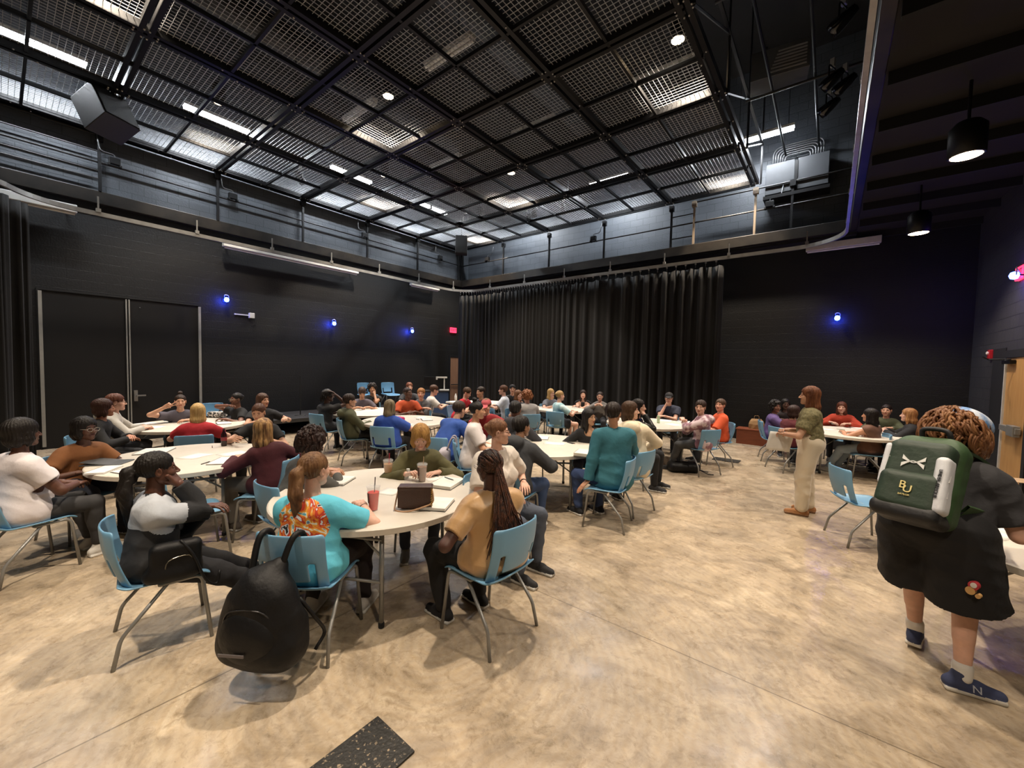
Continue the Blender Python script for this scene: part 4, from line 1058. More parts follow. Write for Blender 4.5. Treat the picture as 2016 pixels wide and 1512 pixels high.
    # shoes
    for i in (0, 1):
        A, K, N = LG[i]; fd = V(N[0]-hip[i][0]*.0, 1, 0)*V(.25 if len(feet[i]) < 4 else 0, 1, 0)
        if len(feet[i]) > 3: fd = V(math.sin(R_(feet[i][3])), math.cos(R_(feet[i][3])), 0)
        fd = nrm(fd); rr = V(fd[1], -fd[0], 0); pt = R_(feet[i][4]) if len(feet[i]) > 4 else 0
        M = np.stack([rr, fd*math.cos(pt)-V(0, 0, 1)*math.sin(pt), V(0, 0, math.cos(pt))+fd*math.sin(pt)], 1); b = N-V(0, 0, .085*math.cos(pt))
        Q = [cone((0, -.05, .042), (0, .06, .045), .036, .037, .02), cone((0, .06, .042), (.0, .155, .03), .037, .03, .02, None), ell((0, .07, .02), (.045, .1, .02), .015), cone((0, -.02, .06), (0, -.005, .105), .04, .041, .02), bx((0, .05, .012), (.042, .128, .014), .012, .008)]
        v, f = mesh_of(Q, {0: .006, 1: .009, 2: .013}[lod], lambda X, Y, Z, D: np.maximum(D, .0005-Z+0*X+0*Y)); cz = v[f].mean(1)[:, 2]
        v = v*V(.97, 1.0, 1)*s
        sm = cloth(shoe) if isinstance(shoe, str) else shoe
        a = Acc().add(xform(v, M, b), f, (cz < .026).astype(int)).build('shoe', [sm, mat('sole_'+sole.strip('#'), sole, .6)], root)
    if socks:
        for i in (0, 1):
            A, K, N = LG[i]; dd = nrm(N-K); v, f = mesh_of([cone(N-dd*.055, N-dd*.01, .0465, .044, .01)], .006, folds(.0015, 60, i)); Acc().add(v, f).build('sock', [mat('sock_white', socks, .8)], root)
    # hair
    if hair[0] != 'none':
        g = HR.T@V(0, 0, -1); hd = {0: .006, 1: .0075, 2: .011}[lod]
        v, f = hair_mesh(hair[0], hd, g, seed, hl); Acc().add(xform(v*hh, HR, hc), f).build('hair', [hairm(hair[1], hc2)], root)
    if glasses:
        b = MB()
        for sg in (-1, 1):
            b.tube([H2L((sg*.034+.026*math.cos(a), .103, -.004+.019*math.sin(a))) for a in np.linspace(0, 2*math.pi, 17)], .0019 if lod else .0014, 6, False)
            b.tube([H2L((sg*.058, .100, .004)), H2L((sg*.081, .06, .006)), H2L((sg*.084, -.01, .0))], .0018, 5)
        b.tube([H2L((-.009, .105, 0)), H2L((.009, .105, 0))], .0016, 5); b.build('glasses', mat('frame_'+glasses.strip('#'), glasses, .25, metal=.4), root)
    if cap:
        sg = -1 if capback else 1
        Q = [ell((0, -.018, .052), (.09, .11, .082), .01), bx((0, 0, -.03), (.2, .2, .062), .005, .006, op='s')]
        Q.append(ell((0, sg*.125, .034), (.066, .075, .010), .012, rotm((1, 0, 0), -sg*.22)))
        if capback: Q.append(ell((0, .10, .045), (.035, .05, .026), .004, op='s'))
        v, f = mesh_of(Q, {0: .005, 1: .006, 2: .009}[lod]); Acc().add(xform(v*hh, HR, hc), f).build('cap', [cap if not isinstance(cap, str) else cloth(cap)], root)
    if chair_on and not stand:
        c_, s_ = math.cos(R_(rz_ch)), math.sin(R_(rz_ch)); f2 = V(-s_, c_)*(.055+coff[1])+V(c_, s_)*coff[0]
        chair(rxy[0]+f2[0], rxy[1]+f2[1], rz_ch, chl or short_label('blue plastic chair under the '+label))
    info = dict(root=root, hc=hc, HR=HR, hh=hh, H2L=H2L, nb=nb, pel=pel, TM=TM, arms=arms, sp=sp, rz=rz, LG=LG, xy=rxy)
    return info
# ------------------------------------------------------------------ the people of the photograph
SK_D, SK_B, SK_M, SK_L, SK_P = '#5c3a2b', '#7d5340', '#b98a6c', '#d3a387', '#dcae98'
BLK, DKB, BRN, AUB, BLD, SBL = '#17120f', '#2c1d15', '#4a3020', '#7a4424', '#b98f58', '#9c6a3c'
def jacket_blocks(v, f, mats, q):
    c = v[f].mean(1); TM, pel, sp = q['TM'], q['pel'], q['sp']; l = (c-pel)@TM
    m = np.zeros(len(f), int); A, E, W = q['arms'][1]; A2, E2, W2 = q['arms'][0]
    up = (l[:, 2] > sp*.62) & ((np.abs(l[:, 0]) > .06) | (l[:, 1] < -.05))
    for A, E, W in q['arms']: up = (up | (np.linalg.norm(c-(A+(E-A)*.2), axis=1) < .12)) & ~(((c-A)@nrm(E-A) > .15) & (np.linalg.norm(c-(A+(E-A)*.7), axis=1) < .16))
    for A, E, W in q['arms']:
        d = W-E; t = np.clip((c-E)@d/(d@d), 0, 1); up &= ~(np.linalg.norm(c-E-t[:, None]*d, axis=1) < .075)
    m[up] = 1; return m, [cloth('#2a2b2e', '#1b1c1f'), cloth('#b9bec6', '#aab0b9')]
def art_mat():
    m = bpy.data.materials.new('bright_shirt_print'); m.use_nodes = True; N = m.node_tree.nodes; L = m.node_tree.links; b = N['Principled BSDF']; b.inputs['Roughness'].default_value = .7
    tc = N.new('ShaderNodeTexCoord'); n = N.new('ShaderNodeTexNoise'); n.inputs['Scale'].default_value = 7; n.inputs['Detail'].default_value = 2.5; n.inputs['Distortion'].default_value = 2.2
    L.new(tc.outputs['Object'], n.inputs['Vector']); r = N.new('ShaderNodeValToRGB'); r.color_ramp.interpolation = 'CONSTANT'; e = r.color_ramp.elements
    st = [(0, '#20242c'), (.36, '#d8dfe2'), (.43, '#c23a22'), (.49, '#e0782a'), (.55, '#e8a63c'), (.60, '#e9e4d4'), (.64, '#58a3b4'), (.70, '#8f3f7c')]
    while len(e) < len(st): e.new(.9)
    for q, (p, c) in zip(e, st): q.position = p; q.color = (*lin(c), 1)
    L.new(n.outputs['Fac'], r.inputs[0]); L.new(r.outputs[0], b.inputs['Base Color']); return m
def back_print(v, f, mats, q):
    c = v[f].mean(1); l = (c-q['pel'])@q['TM']; sp = q['sp']
    m = ((l[:, 0]/.165)**2+((l[:, 2]-sp*.66)/.165)**2 < 1) & (l[:, 1] < -.03)
    return m.astype(int), [mats[0], art_mat()]
def front_print(col, r=.08, z=.6, dx=0):
    def g(v, f, mats, q):
        c = v[f].mean(1); l = (c-q['pel'])@q['TM']; n = np.sin(l[:, 0]*140+3*np.sin(l[:, 2]*60))+np.sin(l[:, 2]*160)
        m = (((l[:, 0]-dx)/r)**2+((l[:, 2]-q['sp']*z)/(r*.8))**2 < 1) & (l[:, 1] > .03) & (n > -.3)
        return m.astype(int), [mats[0], cloth(col)]
    return g
def tie_dye(cols):
    m = mat('tie_dye'+cols[0].strip('#'), cols[0], .85, c2=cols[1], scale=9, contrast=.06, bump=.2, bscale=30); return m
def grey_shins(i_from): return None
F = None
I = {}
# ---- nearest people
I['P1'] = person('woman in white t-shirt and dark leggings sitting in profile at the far left edge', 45, 852, 3.4, 72, 4, w=1.22, belly=.25, fem=True, full=.8, bust=1.3, sk=SK_D, hair=('bob', BLK), top='#d9d4d6', top2='#cfc8cc', sleeve=.62, toff=.014,
    bot=mat('dark_leggings', '#2b2b2d', .8, c2='#353537', scale=3), legs=1.86, shoe='#c9c6c0', sole='#d8d5ce', hands=(V(-.05, .30, .70), V(.08, .34, .69)), hp=('relax', 'relax'), feet=((-.10, .50, .085), (.14, .46, .085)), lod=0, fold=.006, chl='blue plastic chair at the left edge under the woman in the white t-shirt')
I['P2'] = person('smiling woman with glasses in rust brown t-shirt at the left table', 168, 852, 4.15, 150, 14, w=1.08, fem=True, full=.5, sk=SK_D, hair=('bob', BLK), top='#8c5a32', top2='#7d4f2b', sleeve=.55, glasses='#cfcac0', hyaw=8, hp=('relax', 'relax'), hands=(V(-.1, .33, .72), V(.16, .30, .70)), bot='#1d2330', lod=1, post_top=front_print('#c98a48', .07, .55), chl='pale blue chair behind the smiling woman in the rust brown t-shirt')
I['P13'] = person('woman in black and pale grey track jacket holding her hand to her mouth', 312, 930, 2.65, 88, 4, fem=True, full=.4, sk='#5f3b2c', hair=('pony', BLK), hl=.36, top='#2a2b2e', sleeve=1.95, toff=.022, hands=(V(-.02, .30, .80), 'face'), hp=('relax', 'fist'), hup=((0, 0, 1), (.5, .8, .3)), poles=((-.2, .2, -1), (.1, .5, -1)),
    bot='#15151a', feet=((-.12, .80, .085), (.10, .76, .085)), shoe='#26262a', lod=0, hyaw=4, hpitch=2, post_top=jacket_blocks, fold=.008, boff=.016, chl='blue plastic chair under the woman in the track jacket')
I['P12'] = person('woman in turquoise t-shirt with colourful back print and brown ponytail', 620, 925, 2.68, 30, 10, w=1.2, belly=.1, fem=True, full=.5, sk=SK_P, hair=('pony', '#7a5a3c'), hc2='#5a3d26', hl=.33, top='#64c2da', top2='#58b6cf', sleeve=.72, toff=.014, hyaw=-18,
    bot='#1c1416', hands=(V(-.12, .40, .79), V(.19, .40, .79)), feet=((-.16, .34, .085), (.20, .42, .085)), shoe='#b9b6b2', lod=0, post_top=back_print, fold=.007, chl='blue plastic chair with the big black backpack hung on it')
I['P14'] = person('woman in tan satin t-shirt with long brown braids, seen from behind', 962, 918, 2.82, -46, 9, w=1.12, fem=True, sk='#53342a', hair=('braids', '#20130f'), top=mat('tan_satin', '#c7a071', .38, c2='#bb9363', scale=5, bump=.35, bscale=16, sheen=.3), sleeve=.7, toff=.016, bust=.4,
    bot='#131316', boff=.02, twist=-24, hyaw=-8, hands=(V(-.16, .26, .70), V(.06, .28, .70)), feet=((-.16, .36, .085), (.14, .30, .085)), shoe='#1c1c1e', sole='#dcdcd8', lod=0, fold=.007, chl='blue plastic chair under the woman with long braids', hpitch=-4, glasses='#b7b2aa')
I['P11'] = person('person with thick dark curly hair in grey shirt bent over the nearest table', 615, 872, 3.7, 62, 24, w=1.05, sk=SK_M, hair=('shag', '#2b1a16'), top='#55534f', top2='#4a4845', sleeve=1.9, hands=(V(-.12, .44, .78), V(.1, .4, .78)), bot='#23242a', hpitch=-18, lod=0, chl='blue plastic chair under the person with thick curly hair')
I['P15'] = person('blonde person in olive sweater looking down at a purple phone', 828, 860, 4.1, 180, 16, w=1.1, fem=True, full=.4, sk=SK_P, hair=('bob', '#b58a4e'), hc2='#8f6836', top='#5a5634', top2='#4b472b', sleeve=1.93, toff=.024, hpitch=-30, hands=(V(-.18, .30, .77), V(.13, .40, .79)), hp=('relax', 'curl'), bot='#3a3f4c', shoe='#77736c', lod=0, fold=.007)
I['P16'] = person('woman with glasses and reddish bun in loose cream t-shirt looking right', 982, 850, 3.7, 128, 5, side=0, w=1.32, fem=True, full=.5, bust=.5, sk=SK_P, hair=('bun', '#80593e'), hc2='#5f3f2a', top='#d8cfc6', top2='#cdc3b8', sleeve=.85, toff=.03, hyaw=38, glasses='#3a2f28', hands=(V(-.2, .22, .74), V(.16, .3, .72)), hp=('relax', 'relax'), bot='#4b5260', lod=0, fold=.008)
I['P10'] = person('person in maroon long sleeve top with blond streaked long hair, seen from behind', 520, 845, 4.35, -38, 14, fem=True, sk=SK_L, hair=('long', '#5e4029'), hc2='#b48d5c', hl=.27, top='#4a1620', top2='#3f121b', sleeve=1.95, twist=-35, hyaw=-70, ch=30, hands=(V(-.1, .44, .78), V(.40, .10, .80)), hp=('relax', 'relax'), bot='#6b6660', boff=.014, shoe='#5a5149', lod=1, toff=.016)
I['P17'] = person('woman in white t-shirt with black top bun in profile facing right', 940, 808, 5.5, 92, 8, w=1.1, fem=True, full=.3, bust=.5, sk='#c08f70', hair=('topbun', BLK), top='#d6d0d0', top2='#cdc6c6', sleeve=.75, toff=.02, hands=(V(-.1, .3, .72), V(.08, .36, .72)), bot='#6a7890', lod=1, chl='blue plastic chair with a pale backpack hung on it')
I['P20'] = person('person in dark grey hoodie, blue jeans and white sneakers leaning on the centre table', 1027, 840, 4.6, 26, 26, w=1.1, sk=SK_M, hair=('short', '#1c1613'), top='#35373b', top2='#2d2f33', sleeve=1.95, hood=True, toff=.028, hpitch=4, hyaw=-22, bot='#33466a', bot2='#2a3b5c', boff=.016, shoe='#dcdad6', sole='#e8e6e2', hands=(V(-.05, .42, .79), V(.16, .46, .79)), feet=((-.1, .38, .085), (.22, .30, .085)), lod=0, fold=.008)
I['P21'] = person('person with short black hair and dark hoodie behind the grey hoodie', 1015, 806, 6.0, 20, 18, sk=SK_B, hair=('short', BLK), top='#34343a', top2='#2a2a30', sleeve=1.95, hood=True, toff=.02, lod=1)
I['P22'] = person('woman with long black hair in black top at the centre table looking right', 1160, 822, 5.9, 178, 8, fem=True, sk='#b98f70', hair=('long', '#15100e'), hl=.24, top='#17171a', sleeve=1.95, neck=.03, hyaw=48, hands=(V(-.2, .25, .72), V(.2, .25, .72)), bot='#2b3040', lod=1)
I['P23'] = person('person in teal sweatshirt with short dark hair, seen from behind', 1208, 810, 4.72, -50, 2, w=1.1, sk=SK_M, hair=('short', '#241a15'), top='#306b7a', top2='#29606e', sleeve=1.95, toff=.026, twist=-36, hyaw=-70, ch=28, bot='#31436b', boff=.014, shoe='#1d1d20', sole='#d9d7d3', hands=(V(-.27, .16, .52), V(.25, .20, .72)), hp=('flat', 'relax'), feet=((-.10, .46, .085), (.16, .36, .085)), lod=0, fold=.008, hup=((0, 0, 1), (0, 0, 1)))
I['P24'] = person('woman in cream sweater with brown hair looking over to the right', 1242, 808, 5.25, -42, 6, fem=True, full=.4, sk=SK_P, hair=('halfup', '#46301f'), hl=.14, top='#dccfb6', top2='#d2c4aa', sleeve=1.95, toff=.024, twist=-45, hyaw=-128, ch=15, bot=mat('red_plaid', '#8a4a4c', .85, c2='#4a2b34', scale=18, contrast=.05), hood=True, shoe='#1d1d20', hands=(V(-.15, .3, .72), V(.28, .14, .74)), lod=1)
I['P25'] = person('woman with long dark hair in black leather jacket resting her cheek on her hand', 1258, 801, 6.3, 105, 10, fem=True, sk=SK_P, hair=('long', '#1e1613'), hl=.2, top=mat('black_leather', '#1a1a1b', .3, bump=.3, bscale=20), sleeve=1.95, toff=.02, hands=(V(-.06, .36, .72), 'face'), hp=('relax', 'fist'), poles=(None, (.2, .7, -1)), bot='#17171a', lod=1)
I['P9'] = person('person in black t-shirt with hair tied up, reaching for a dark bottle', 509, 812, 5.5, -162, 22, w=1.05, fem=True, full=.4, sk=SK_L, hair=('bun', '#5a3b2a'), top='#18181b', sleeve=.6, hpitch=-14, hands=(V(-.12, .3, .78), V(.17, .55, .83)), hp=('relax', 'grip'), hup=((0, 0, 1), (.9, 0, .3)), lod=1)
# ---- second rank
I['P3'] = person('person in black jacket with dark bobbed hair at the far left table', 205, 803, 5.4, 108, 12, fem=True, full=.3, sk='#bb8468', hair=('bob', '#3a2119'), top='#151517', sleeve=1.95, toff=.02, hyaw=10, hroll=10, hands=(V(-.05, .36, .76), V(.08, .38, .74)), bot='#17171a', lod=1)
I['P4'] = person('person with auburn hair and glasses in pale grey hoodie', 229, 792, 6.0, 96, 10, sk=SK_P, hair=('short', '#5e3626'), top='#b8b4ac', top2='#a9a59d', sleeve=1.95, hood=True, toff=.02, glasses='#4a3a32', hands=(V(-.1, .4, .78), V(.1, .4, .78)), lod=1)
I['P5'] = person('woman with a high bun making a peace sign at the far left table', 355, 793, 7.0, 178, 14, fem=True, full=.4, sk=SK_L, hair=('topbun', '#33241b'), top='#5a5660', top2='#4d4953', sleeve=.6, hands=(V(-.1, .36, .80), V(.20, .30, 1.03)), hp=('relax', 'peace'), hup=((0, 0, 1), (0, -1, .2)), lod=1)
I['P6'] = person('blonde person in red t-shirt, seen from behind at the far left table', 390, 812, 5.75, 8, 18, w=1.1, fem=True, sk=SK_P, hair=('long', '#cfae76'), hc2='#b08e58', hl=.24, top='#b3202a', top2='#a01b25', sleeve=.6, toff=.018, lod=1, chl='blue plastic chair under the blonde person in the red t-shirt')
I['P7'] = person('woman with glasses in black t-shirt touching her shoulder, facing left', 465, 786, 7.5, -118, 8, fem=True, sk=SK_B, hair=('bun', BLK), top='#141416', sleeve=.55, glasses='#b0a89c', hands=(V(-.15, .35, .78), V(.06, .2, 1.0)), lod=1, post_top=front_print('#8f8f93', .08, .42))
I['P8'] = person('long haired bearded man in black t-shirt resting his arm on a chair', 518, 788, 7.3, 165, 6, sk=SK_L, hair=('long', '#4a3020'), hl=.16, top='#17171a', sleeve=.55, hyaw=25, hands=(V(-.30, .30, .80), V(.12, .4, .8)), lod=1)
I['P18'] = person('man in royal blue t-shirt leaning forward over the middle table', 905, 806, 6.15, 48, 36, w=1.15, sk=SK_L, hair=('short', '#33241a'), top='#2a4f9e', top2='#25478f', sleeve=.7, toff=.024, hpitch=-10, ch=25, hands=(V(-.1, .62, .78), V(.2, .5, .78)), lod=1, fold=.007)
I['P19'] = person('man in red t-shirt and faded pink baseball cap', 957, 799, 7.3, -165, 20, w=1.08, sk=SK_P, full=.5, hair=('short', '#6a4a30'), cap='#c05a62', top='#9c2a30', top2='#8d242a', sleeve=.6, hpitch=-14, hands=(V(-.38, .28, .80), V(.15, .4, .78)), lod=1)
I['P43'] = person('person with long grey blond hair in royal blue t-shirt, back turned', 768, 801, 6.8, 28, 10, w=1.12, fem=True, sk=SK_L, hair=('long', '#8f8064'), hc2='#57492f', hl=.24, top='#2d50a8', top2='#284898', sleeve=.75, toff=.026, lod=1, bot='#1d1d22', chl='blue plastic chair with its back to the viewer under the person with grey blond hair')
I['P40'] = person('young man with brown hair in olive hoodie, in profile facing right', 689, 789, 7.4, 82, -2, sk=SK_L, hair=('short', '#2f211a'), top='#55573f', top2='#494b35', sleeve=1.95, hood=True, toff=.024, bot='#26282a', shoe='#d8d5cf', sole='#e6e3de', hands=(V(-.04, .3, .70), V(.05, .34, .72)), feet=((-.10, .55, .085), (.1, .60, .085)), lod=1)
I['P38'] = person('man with dark dreadlocks in black t-shirt holding his head, at the stage side table', 646, 779, 8.2, 52, 10, sk='#4b3025', hair=('dreads', BLK), top='#1a1a1c', sleeve=.6, hyaw=-36, hands=(V(-.1, .4, .78), V(.16, .18, 1.16)), poles=(None, (.6, .6, -1)), lod=1)
I['P41'] = person('person with brown hair bowing their head over the table, wearing grey mauve', 713, 773, 9.6, 175, 18, sk=SK_M, hair=('short', '#3a2a22'), top='#5d5660', sleeve=.7, hpitch=-42, lod=2)
I['P42'] = person('person in black with raised bare arm and hand against the face', 733, 765, 10.2, 178, 6, sk=SK_M, hair=('curly', '#231a17'), top='#151517', sleeve=.4, hands=('face', V(.1, .4, .78)), hp=('fist', 'relax'), poles=((-.2, .7, -1), None), lod=2)
I['P44'] = person('bearded man in orange t-shirt with white print', 803, 774, 8.9, 162, 4, w=1.12, sk='#5e3d2d', hair=('crop', '#2a1b14'), top='#c2542a', top2='#a8401e', sleeve=.65, toff=.018, hyaw=28, hpitch=8, hands=(V(-.08, .3, .80), V(.08, .3, .78)), post_top=front_print('#dcd4cc', .07, .5, -.03), lod=1)
I['P45'] = person('man with short reddish hair at the back behind the orange t-shirt', 806, 762, 11.0, 170, 4, sk=SK_P, hair=('short', '#6a3d26'), top='#35373c', sleeve=.6, lod=2)
I['P46'] = person('young man with light brown hair in grey hoodie, arms folded', 829, 775, 9.3, -172, 4, sk=SK_P, hair=('short', '#9a6a3c'), top='#5b5c61', sleeve=1.95, toff=.02, hood=True, hands=(V(.10, .24, .82), V(-.10, .27, .84)), lod=2)
I['P47'] = person('man with brown hair in white t-shirt bending over the far back table', 855, 768, 10.2, 78, 20, sk=SK_P, hair=('short', '#4a2f20'), top='#d2ccc6', sleeve=.7, toff=.018, hpitch=-14, hands=(V(-.1, .45, .8), V(.1, .48, .8)), lod=2)
I['P48'] = person('person in bright red t-shirt bending over the far back table', 920, 773, 10.0, 115, 26, sk=SK_P, hair=('short', '#4a3524'), top='#c01f30', sleeve=.6, hpitch=-25, lod=2)
I['P49'] = person('dark haired person just behind the man in the pink cap', 946, 772, 9.4, -130, 8, sk=SK_L, hair=('short', '#2f2219'), top='#3a3a3e', sleeve=.6, lod=2)
I['P50'] = person('man with brown hair in white shirt facing left at the far table', 990, 768, 10.4, -82, 10, sk=SK_P, hair=('short', '#5a3a26'), top='#c9ced6', top2='#bcc2cc', sleeve=.8, toff=.02, lod=2)
I['P51'] = person('man in backwards black cap and black t-shirt before the curtain', 1009, 766, 11.3, 178, 4, sk=SK_L, hair=('short', '#2a201a'), cap='#1b1b1d', capback=True, top='#232326', sleeve=.6, lod=2)
I['P52'] = person('person with bushy auburn curls in light grey t-shirt', 1037, 781, 8.9, -24, 10, w=1.1, sk=SK_P, hair=('afro', '#7d4d2c'), top='#a9a6a4', top2='#9b9896', sleeve=.8, toff=.024, lod=1)
I['P53'] = person('woman with straight auburn hair beside the auburn curls', 1021, 778, 9.5, 140, 6, fem=True, sk=SK_P, hair=('long', '#6e4a30'), hl=.2, top='#4a4a50', sleeve=.6, lod=2)
I['P54'] = person('woman with long blond hair and glasses in grey t-shirt', 1085, 774, 10.9, 150, 8, fem=True, sk=SK_P, hair=('long', '#bf9c64'), hl=.26, top='#6d7079', sleeve=.6, glasses='#3a302a', hyaw=15, lod=2)
I['P55'] = person('blonde woman in pale blue patterned top in profile facing right', 1103, 779, 9.4, 62, 6, fem=True, sk=SK_P, hair=('bun', '#a8895c'), top=tie_dye(('#c3dbe0', '#8db4bd')), sleeve=.75, toff=.018, shorts=.6, bot='#2a2a2e', ch=45, lod=1)
I['P56'] = person('woman with long dark hair in sleeveless black top, arms crossed on the table', 1148, 777, 11.0, 182, 14, fem=True, sk=SK_P, hair=('long', '#2b1b16'), hl=.26, top='#18181a', sleeve=.08, neck=.02, hands=(V(.12, .34, .80), V(-.12, .36, .81)), lod=2)
I['P57'] = person('person with glasses and tied back hair in grey patterned hoodie', 1181, 782, 10.2, 186, 6, fem=True, sk=SK_P, hair=('bun', '#2c1f1a'), top='#7a7672', top2='#5f5b58', sleeve=1.95, hood=True, toff=.02, glasses='#2a2422', hands=(V(-.08, .28, .9), V(.08, .28, .9)), lod=2)
# ---- right half
I['P26'] = person('man in black cap and navy t-shirt leaning his face on his hand', 1317, 784, 9.1, 184, 12, w=1.1, sk=SK_P, full=.4, hair=('short', '#2a201a'), cap='#202022', top='#33384a', top2='#2b3040', sleeve=.6, toff=.018, glasses='#3a302a', hands=(V(.06, .40, .80), V(.07, .26, 1.0)), hp=('relax', 'fist'), poles=(None, (.3, .7, -1)), hup=((0, 0, 1), (1, 0, 0)), lod=1)
I['P27'] = person('bearded man in pink and white tie-dye hoodie turning to the viewer', 1379, 802, 7.15, -82, 6, w=1.12, sk=SK_P, full=.4, hair=('short', '#33221a'), top=tie_dye(('#d9c6cb', '#8d6672')), sleeve=1.95, hood=True, toff=.026, hyaw=82, twist=20, ch=-38, hands=(V(-.02, .34, .92), V(-.06, .30, .88)), hp=('curl', 'curl'), bot='#4d4e50', bot2='#2e2f31', shoe='#222224', sole='#3a3a3c', feet=((-.06, .52, .085), (.14, .40, .085)), lod=0)
I['P28'] = person('man in bright orange t-shirt beside the tie-dye hoodie', 1418, 798, 7.9, -104, 2, w=1.1, sk='#d69c84', full=.4, hair=('short', '#4a3322'), top='#d8592f', top2='#c64e28', sleeve=.9, toff=.024, hyaw=52, hpitch=6, hands=(V(-.1, .34, .72), V(.12, .32, .70)), lod=1)
I['P29'] = person('woman with long black curls in purple t-shirt at the right table', 1527, 801, 8.3, 82, 6, fem=True, sk=SK_B, hair=('curly', BLK), top='#4a3a66', top2='#5f4c80', sleeve=.7, toff=.02, hyaw=-62, hands=(V(-.1, .4, .78), V(.12, .4, .78)), lod=1)
I['P30'] = person('dark haired woman half hidden behind the purple t-shirt', 1546, 802, 9.0, 168, 8, fem=True, sk='#5a3c2e', hair=('long', BLK), hl=.16, top='#2a2022', sleeve=.6, lod=2)
I['P31'] = person('person in maroon top with brown hair at the right table, facing away', 1564, 813, 7.5, 52, 18, fem=True, sk=SK_M, hair=('bob', '#2f1c17'), top='#5a1820', top2='#4c141b', sleeve=1.95, toff=.02, bot='#6d675c', lod=1)
I['P33'] = person('smiling woman in orange red sweatshirt with long auburn hair', 1657, 805, 8.5, 184, 12, w=1.15, fem=True, full=.8, sk=SK_P, hair=('long', '#5c3324'), hl=.24, top='#b5402a', top2='#a63822', sleeve=1.95, toff=.026, hands=(V(-.16, .36, .80), V(.16, .36, .80)), post_top=front_print('#c98f70', .09, .45), lod=1)
I['P34'] = person('woman with long black hair and jeans on a chair turned from the viewer', 1712, 824, 7.0, -62, 6, fem=True, sk='#c08b6c', hair=('long', '#17110f'), hl=.26, top='#6b4c3c', sleeve=.06, hyaw=14, ch=40, hands=(V(-.1, .4, .78), V(.12, .36, .76)), bot='#a9bac9', bot2='#8fa2b4', shoe='#cfcac2', feet=((-.10, .62, .085), (.12, .60, .085)), lod=1)
I['P35'] = person('woman with tied back dark hair in olive jacket at the right table', 1745, 812, 8.0, -172, 8, fem=True, full=.6, sk=SK_L, hair=('bun', '#231814'), top='#4b5038', top2='#41462f', sleeve=1.95, toff=.022, lod=1)
I['P36'] = person('woman with strawberry blond hair in black top facing left', 1788, 817, 7.2, -92, 12, fem=True, sk=SK_P, hair=('long', '#8a5c38'), hc2='#a87c4e', hl=.2, top='#18181b', sleeve=1.95, toff=.018, lod=1)
I['P32'] = person('standing woman in sage blouse and cream satin trousers holding a paper sheet', 1593, 779, 5.2, -92, 3, fem=True, s=1.0, sk=SK_L, hair=('long', '#5a3320'), hc2='#7a4c30', hl=.3, stand=1, top=mat('sage_blouse', '#7b7350', .8, c2='#5f5a3c', scale=45, contrast=.1, bump=.2, bscale=60), sleeve=.66, toff=.028,
    bot=mat('cream_satin', '#dccfb9', .42, c2='#d0c2aa', scale=3, bump=.35, bscale=9, sheen=.3), boff=.035, fold=.008, shoe='#a8764c', sole='#7a5535', hands=(V(-.05, .28, 1.02), V(.07, .26, 1.06)), hp=('curl', 'curl'), feet=((-.11, .06, .085), (.11, -.02, .085)), lod=0)
I['P37'] = person('broad person with auburn curls, black clothes and a green backpack bending over the right table', 1876, 872, 2.55, 16, 24, w=1.26, belly=.15, full=1, sk=SK_P, stand=.99, hair=('curly', '#6e3f24'), hc2='#8a5a34', hl=.34, top='#26262a', top2='#202024', sleeve=.8, toff=.028, hpitch=-34, hyaw=-14, shorts=1.0, bot='#0e0e12', boff=.03,
    hands=(V(-.14, .42, .98), V(.22, .36, 1.0)), poles=((-.7, -.5, -.8), (.6, -.6, -.9)), feet=((-.13, .26, .085, -15), (.17, -.02, .085, 55)), shoe='#3a4262', sole='#cdc8be', socks='#e6e3de', lod=0, fold=.008, knee=0)
print('people', len(PEOPLE))
# ------------------------------------------------------------------ things people wear, hold or hang
def on_person(q, name, label, cat, group=None):
    return empty(name, (q['xy'][0], q['xy'][1], 0), R_(q['rz']), label, cat, group)
# braids of the woman in tan satin: part of her
def braids(q):
    r = random.Random(3); b = MB(); H2L = q['H2L']; TM, pel, sp = q['TM'], q['pel'], q['sp']
    for k in range(96):
        a = r.uniform(-1, 1); el = r.uniform(0, 1)
        st = V(.070*a, .075-.12*el, .105-.05*abs(a)-.03*el) if k < 46 else V(.08*math.copysign(1, a), .02-.05*el, .0+.06*el)
        st = V(0, -.02, .038)+nrm(st-V(0, -.02, .038))*V(.084, .104, .093)
        ga = V(.03*a, -.118+.01*r.random(), -.005+.03*r.random())
        mid = V(0, -.02, .038)+nrm((st+ga)/2-V(0, -.02, .038))*V(.086, .106, .095)
        m2 = V(0, -.02, .038)+nrm(st*.25+ga*.75-V(0, -.02, .038))*V(.088, .108, .096)
        sx = .15*r.uniform(-1, 1)+.02; end = sp*r.uniform(.02, .32) if k % 9 else sp*.5
        pts = [H2L(st), H2L(mid), H2L(m2), H2L(ga+V(0, -.004, 0))]
        for t in (.25, .5, .75, 1):
            z = sp*.92*(1-t)+end*t; wv = .012*math.sin(5*t+k)
            pts.append(pel+TM@V(.01+sx*(.35+.65*t)+wv, -.172+.5*max(abs(sx)-.07, 0)*t-.02*math.sin(t*2.6)-.008*r.random(), z))
        pts = [p for p in Vector_smooth(pts)]
        b.tube(pts, [.0044]*(len(pts)-2)+[.004, .0025], 6)
    b.build('braided_hair', mat('braid', '#2a1812', .4, c2='#5a3420', scale=60, stretch=(1, 1, .3), bump=.8, bscale=260, contrast=.1), q['root'], smooth=True)
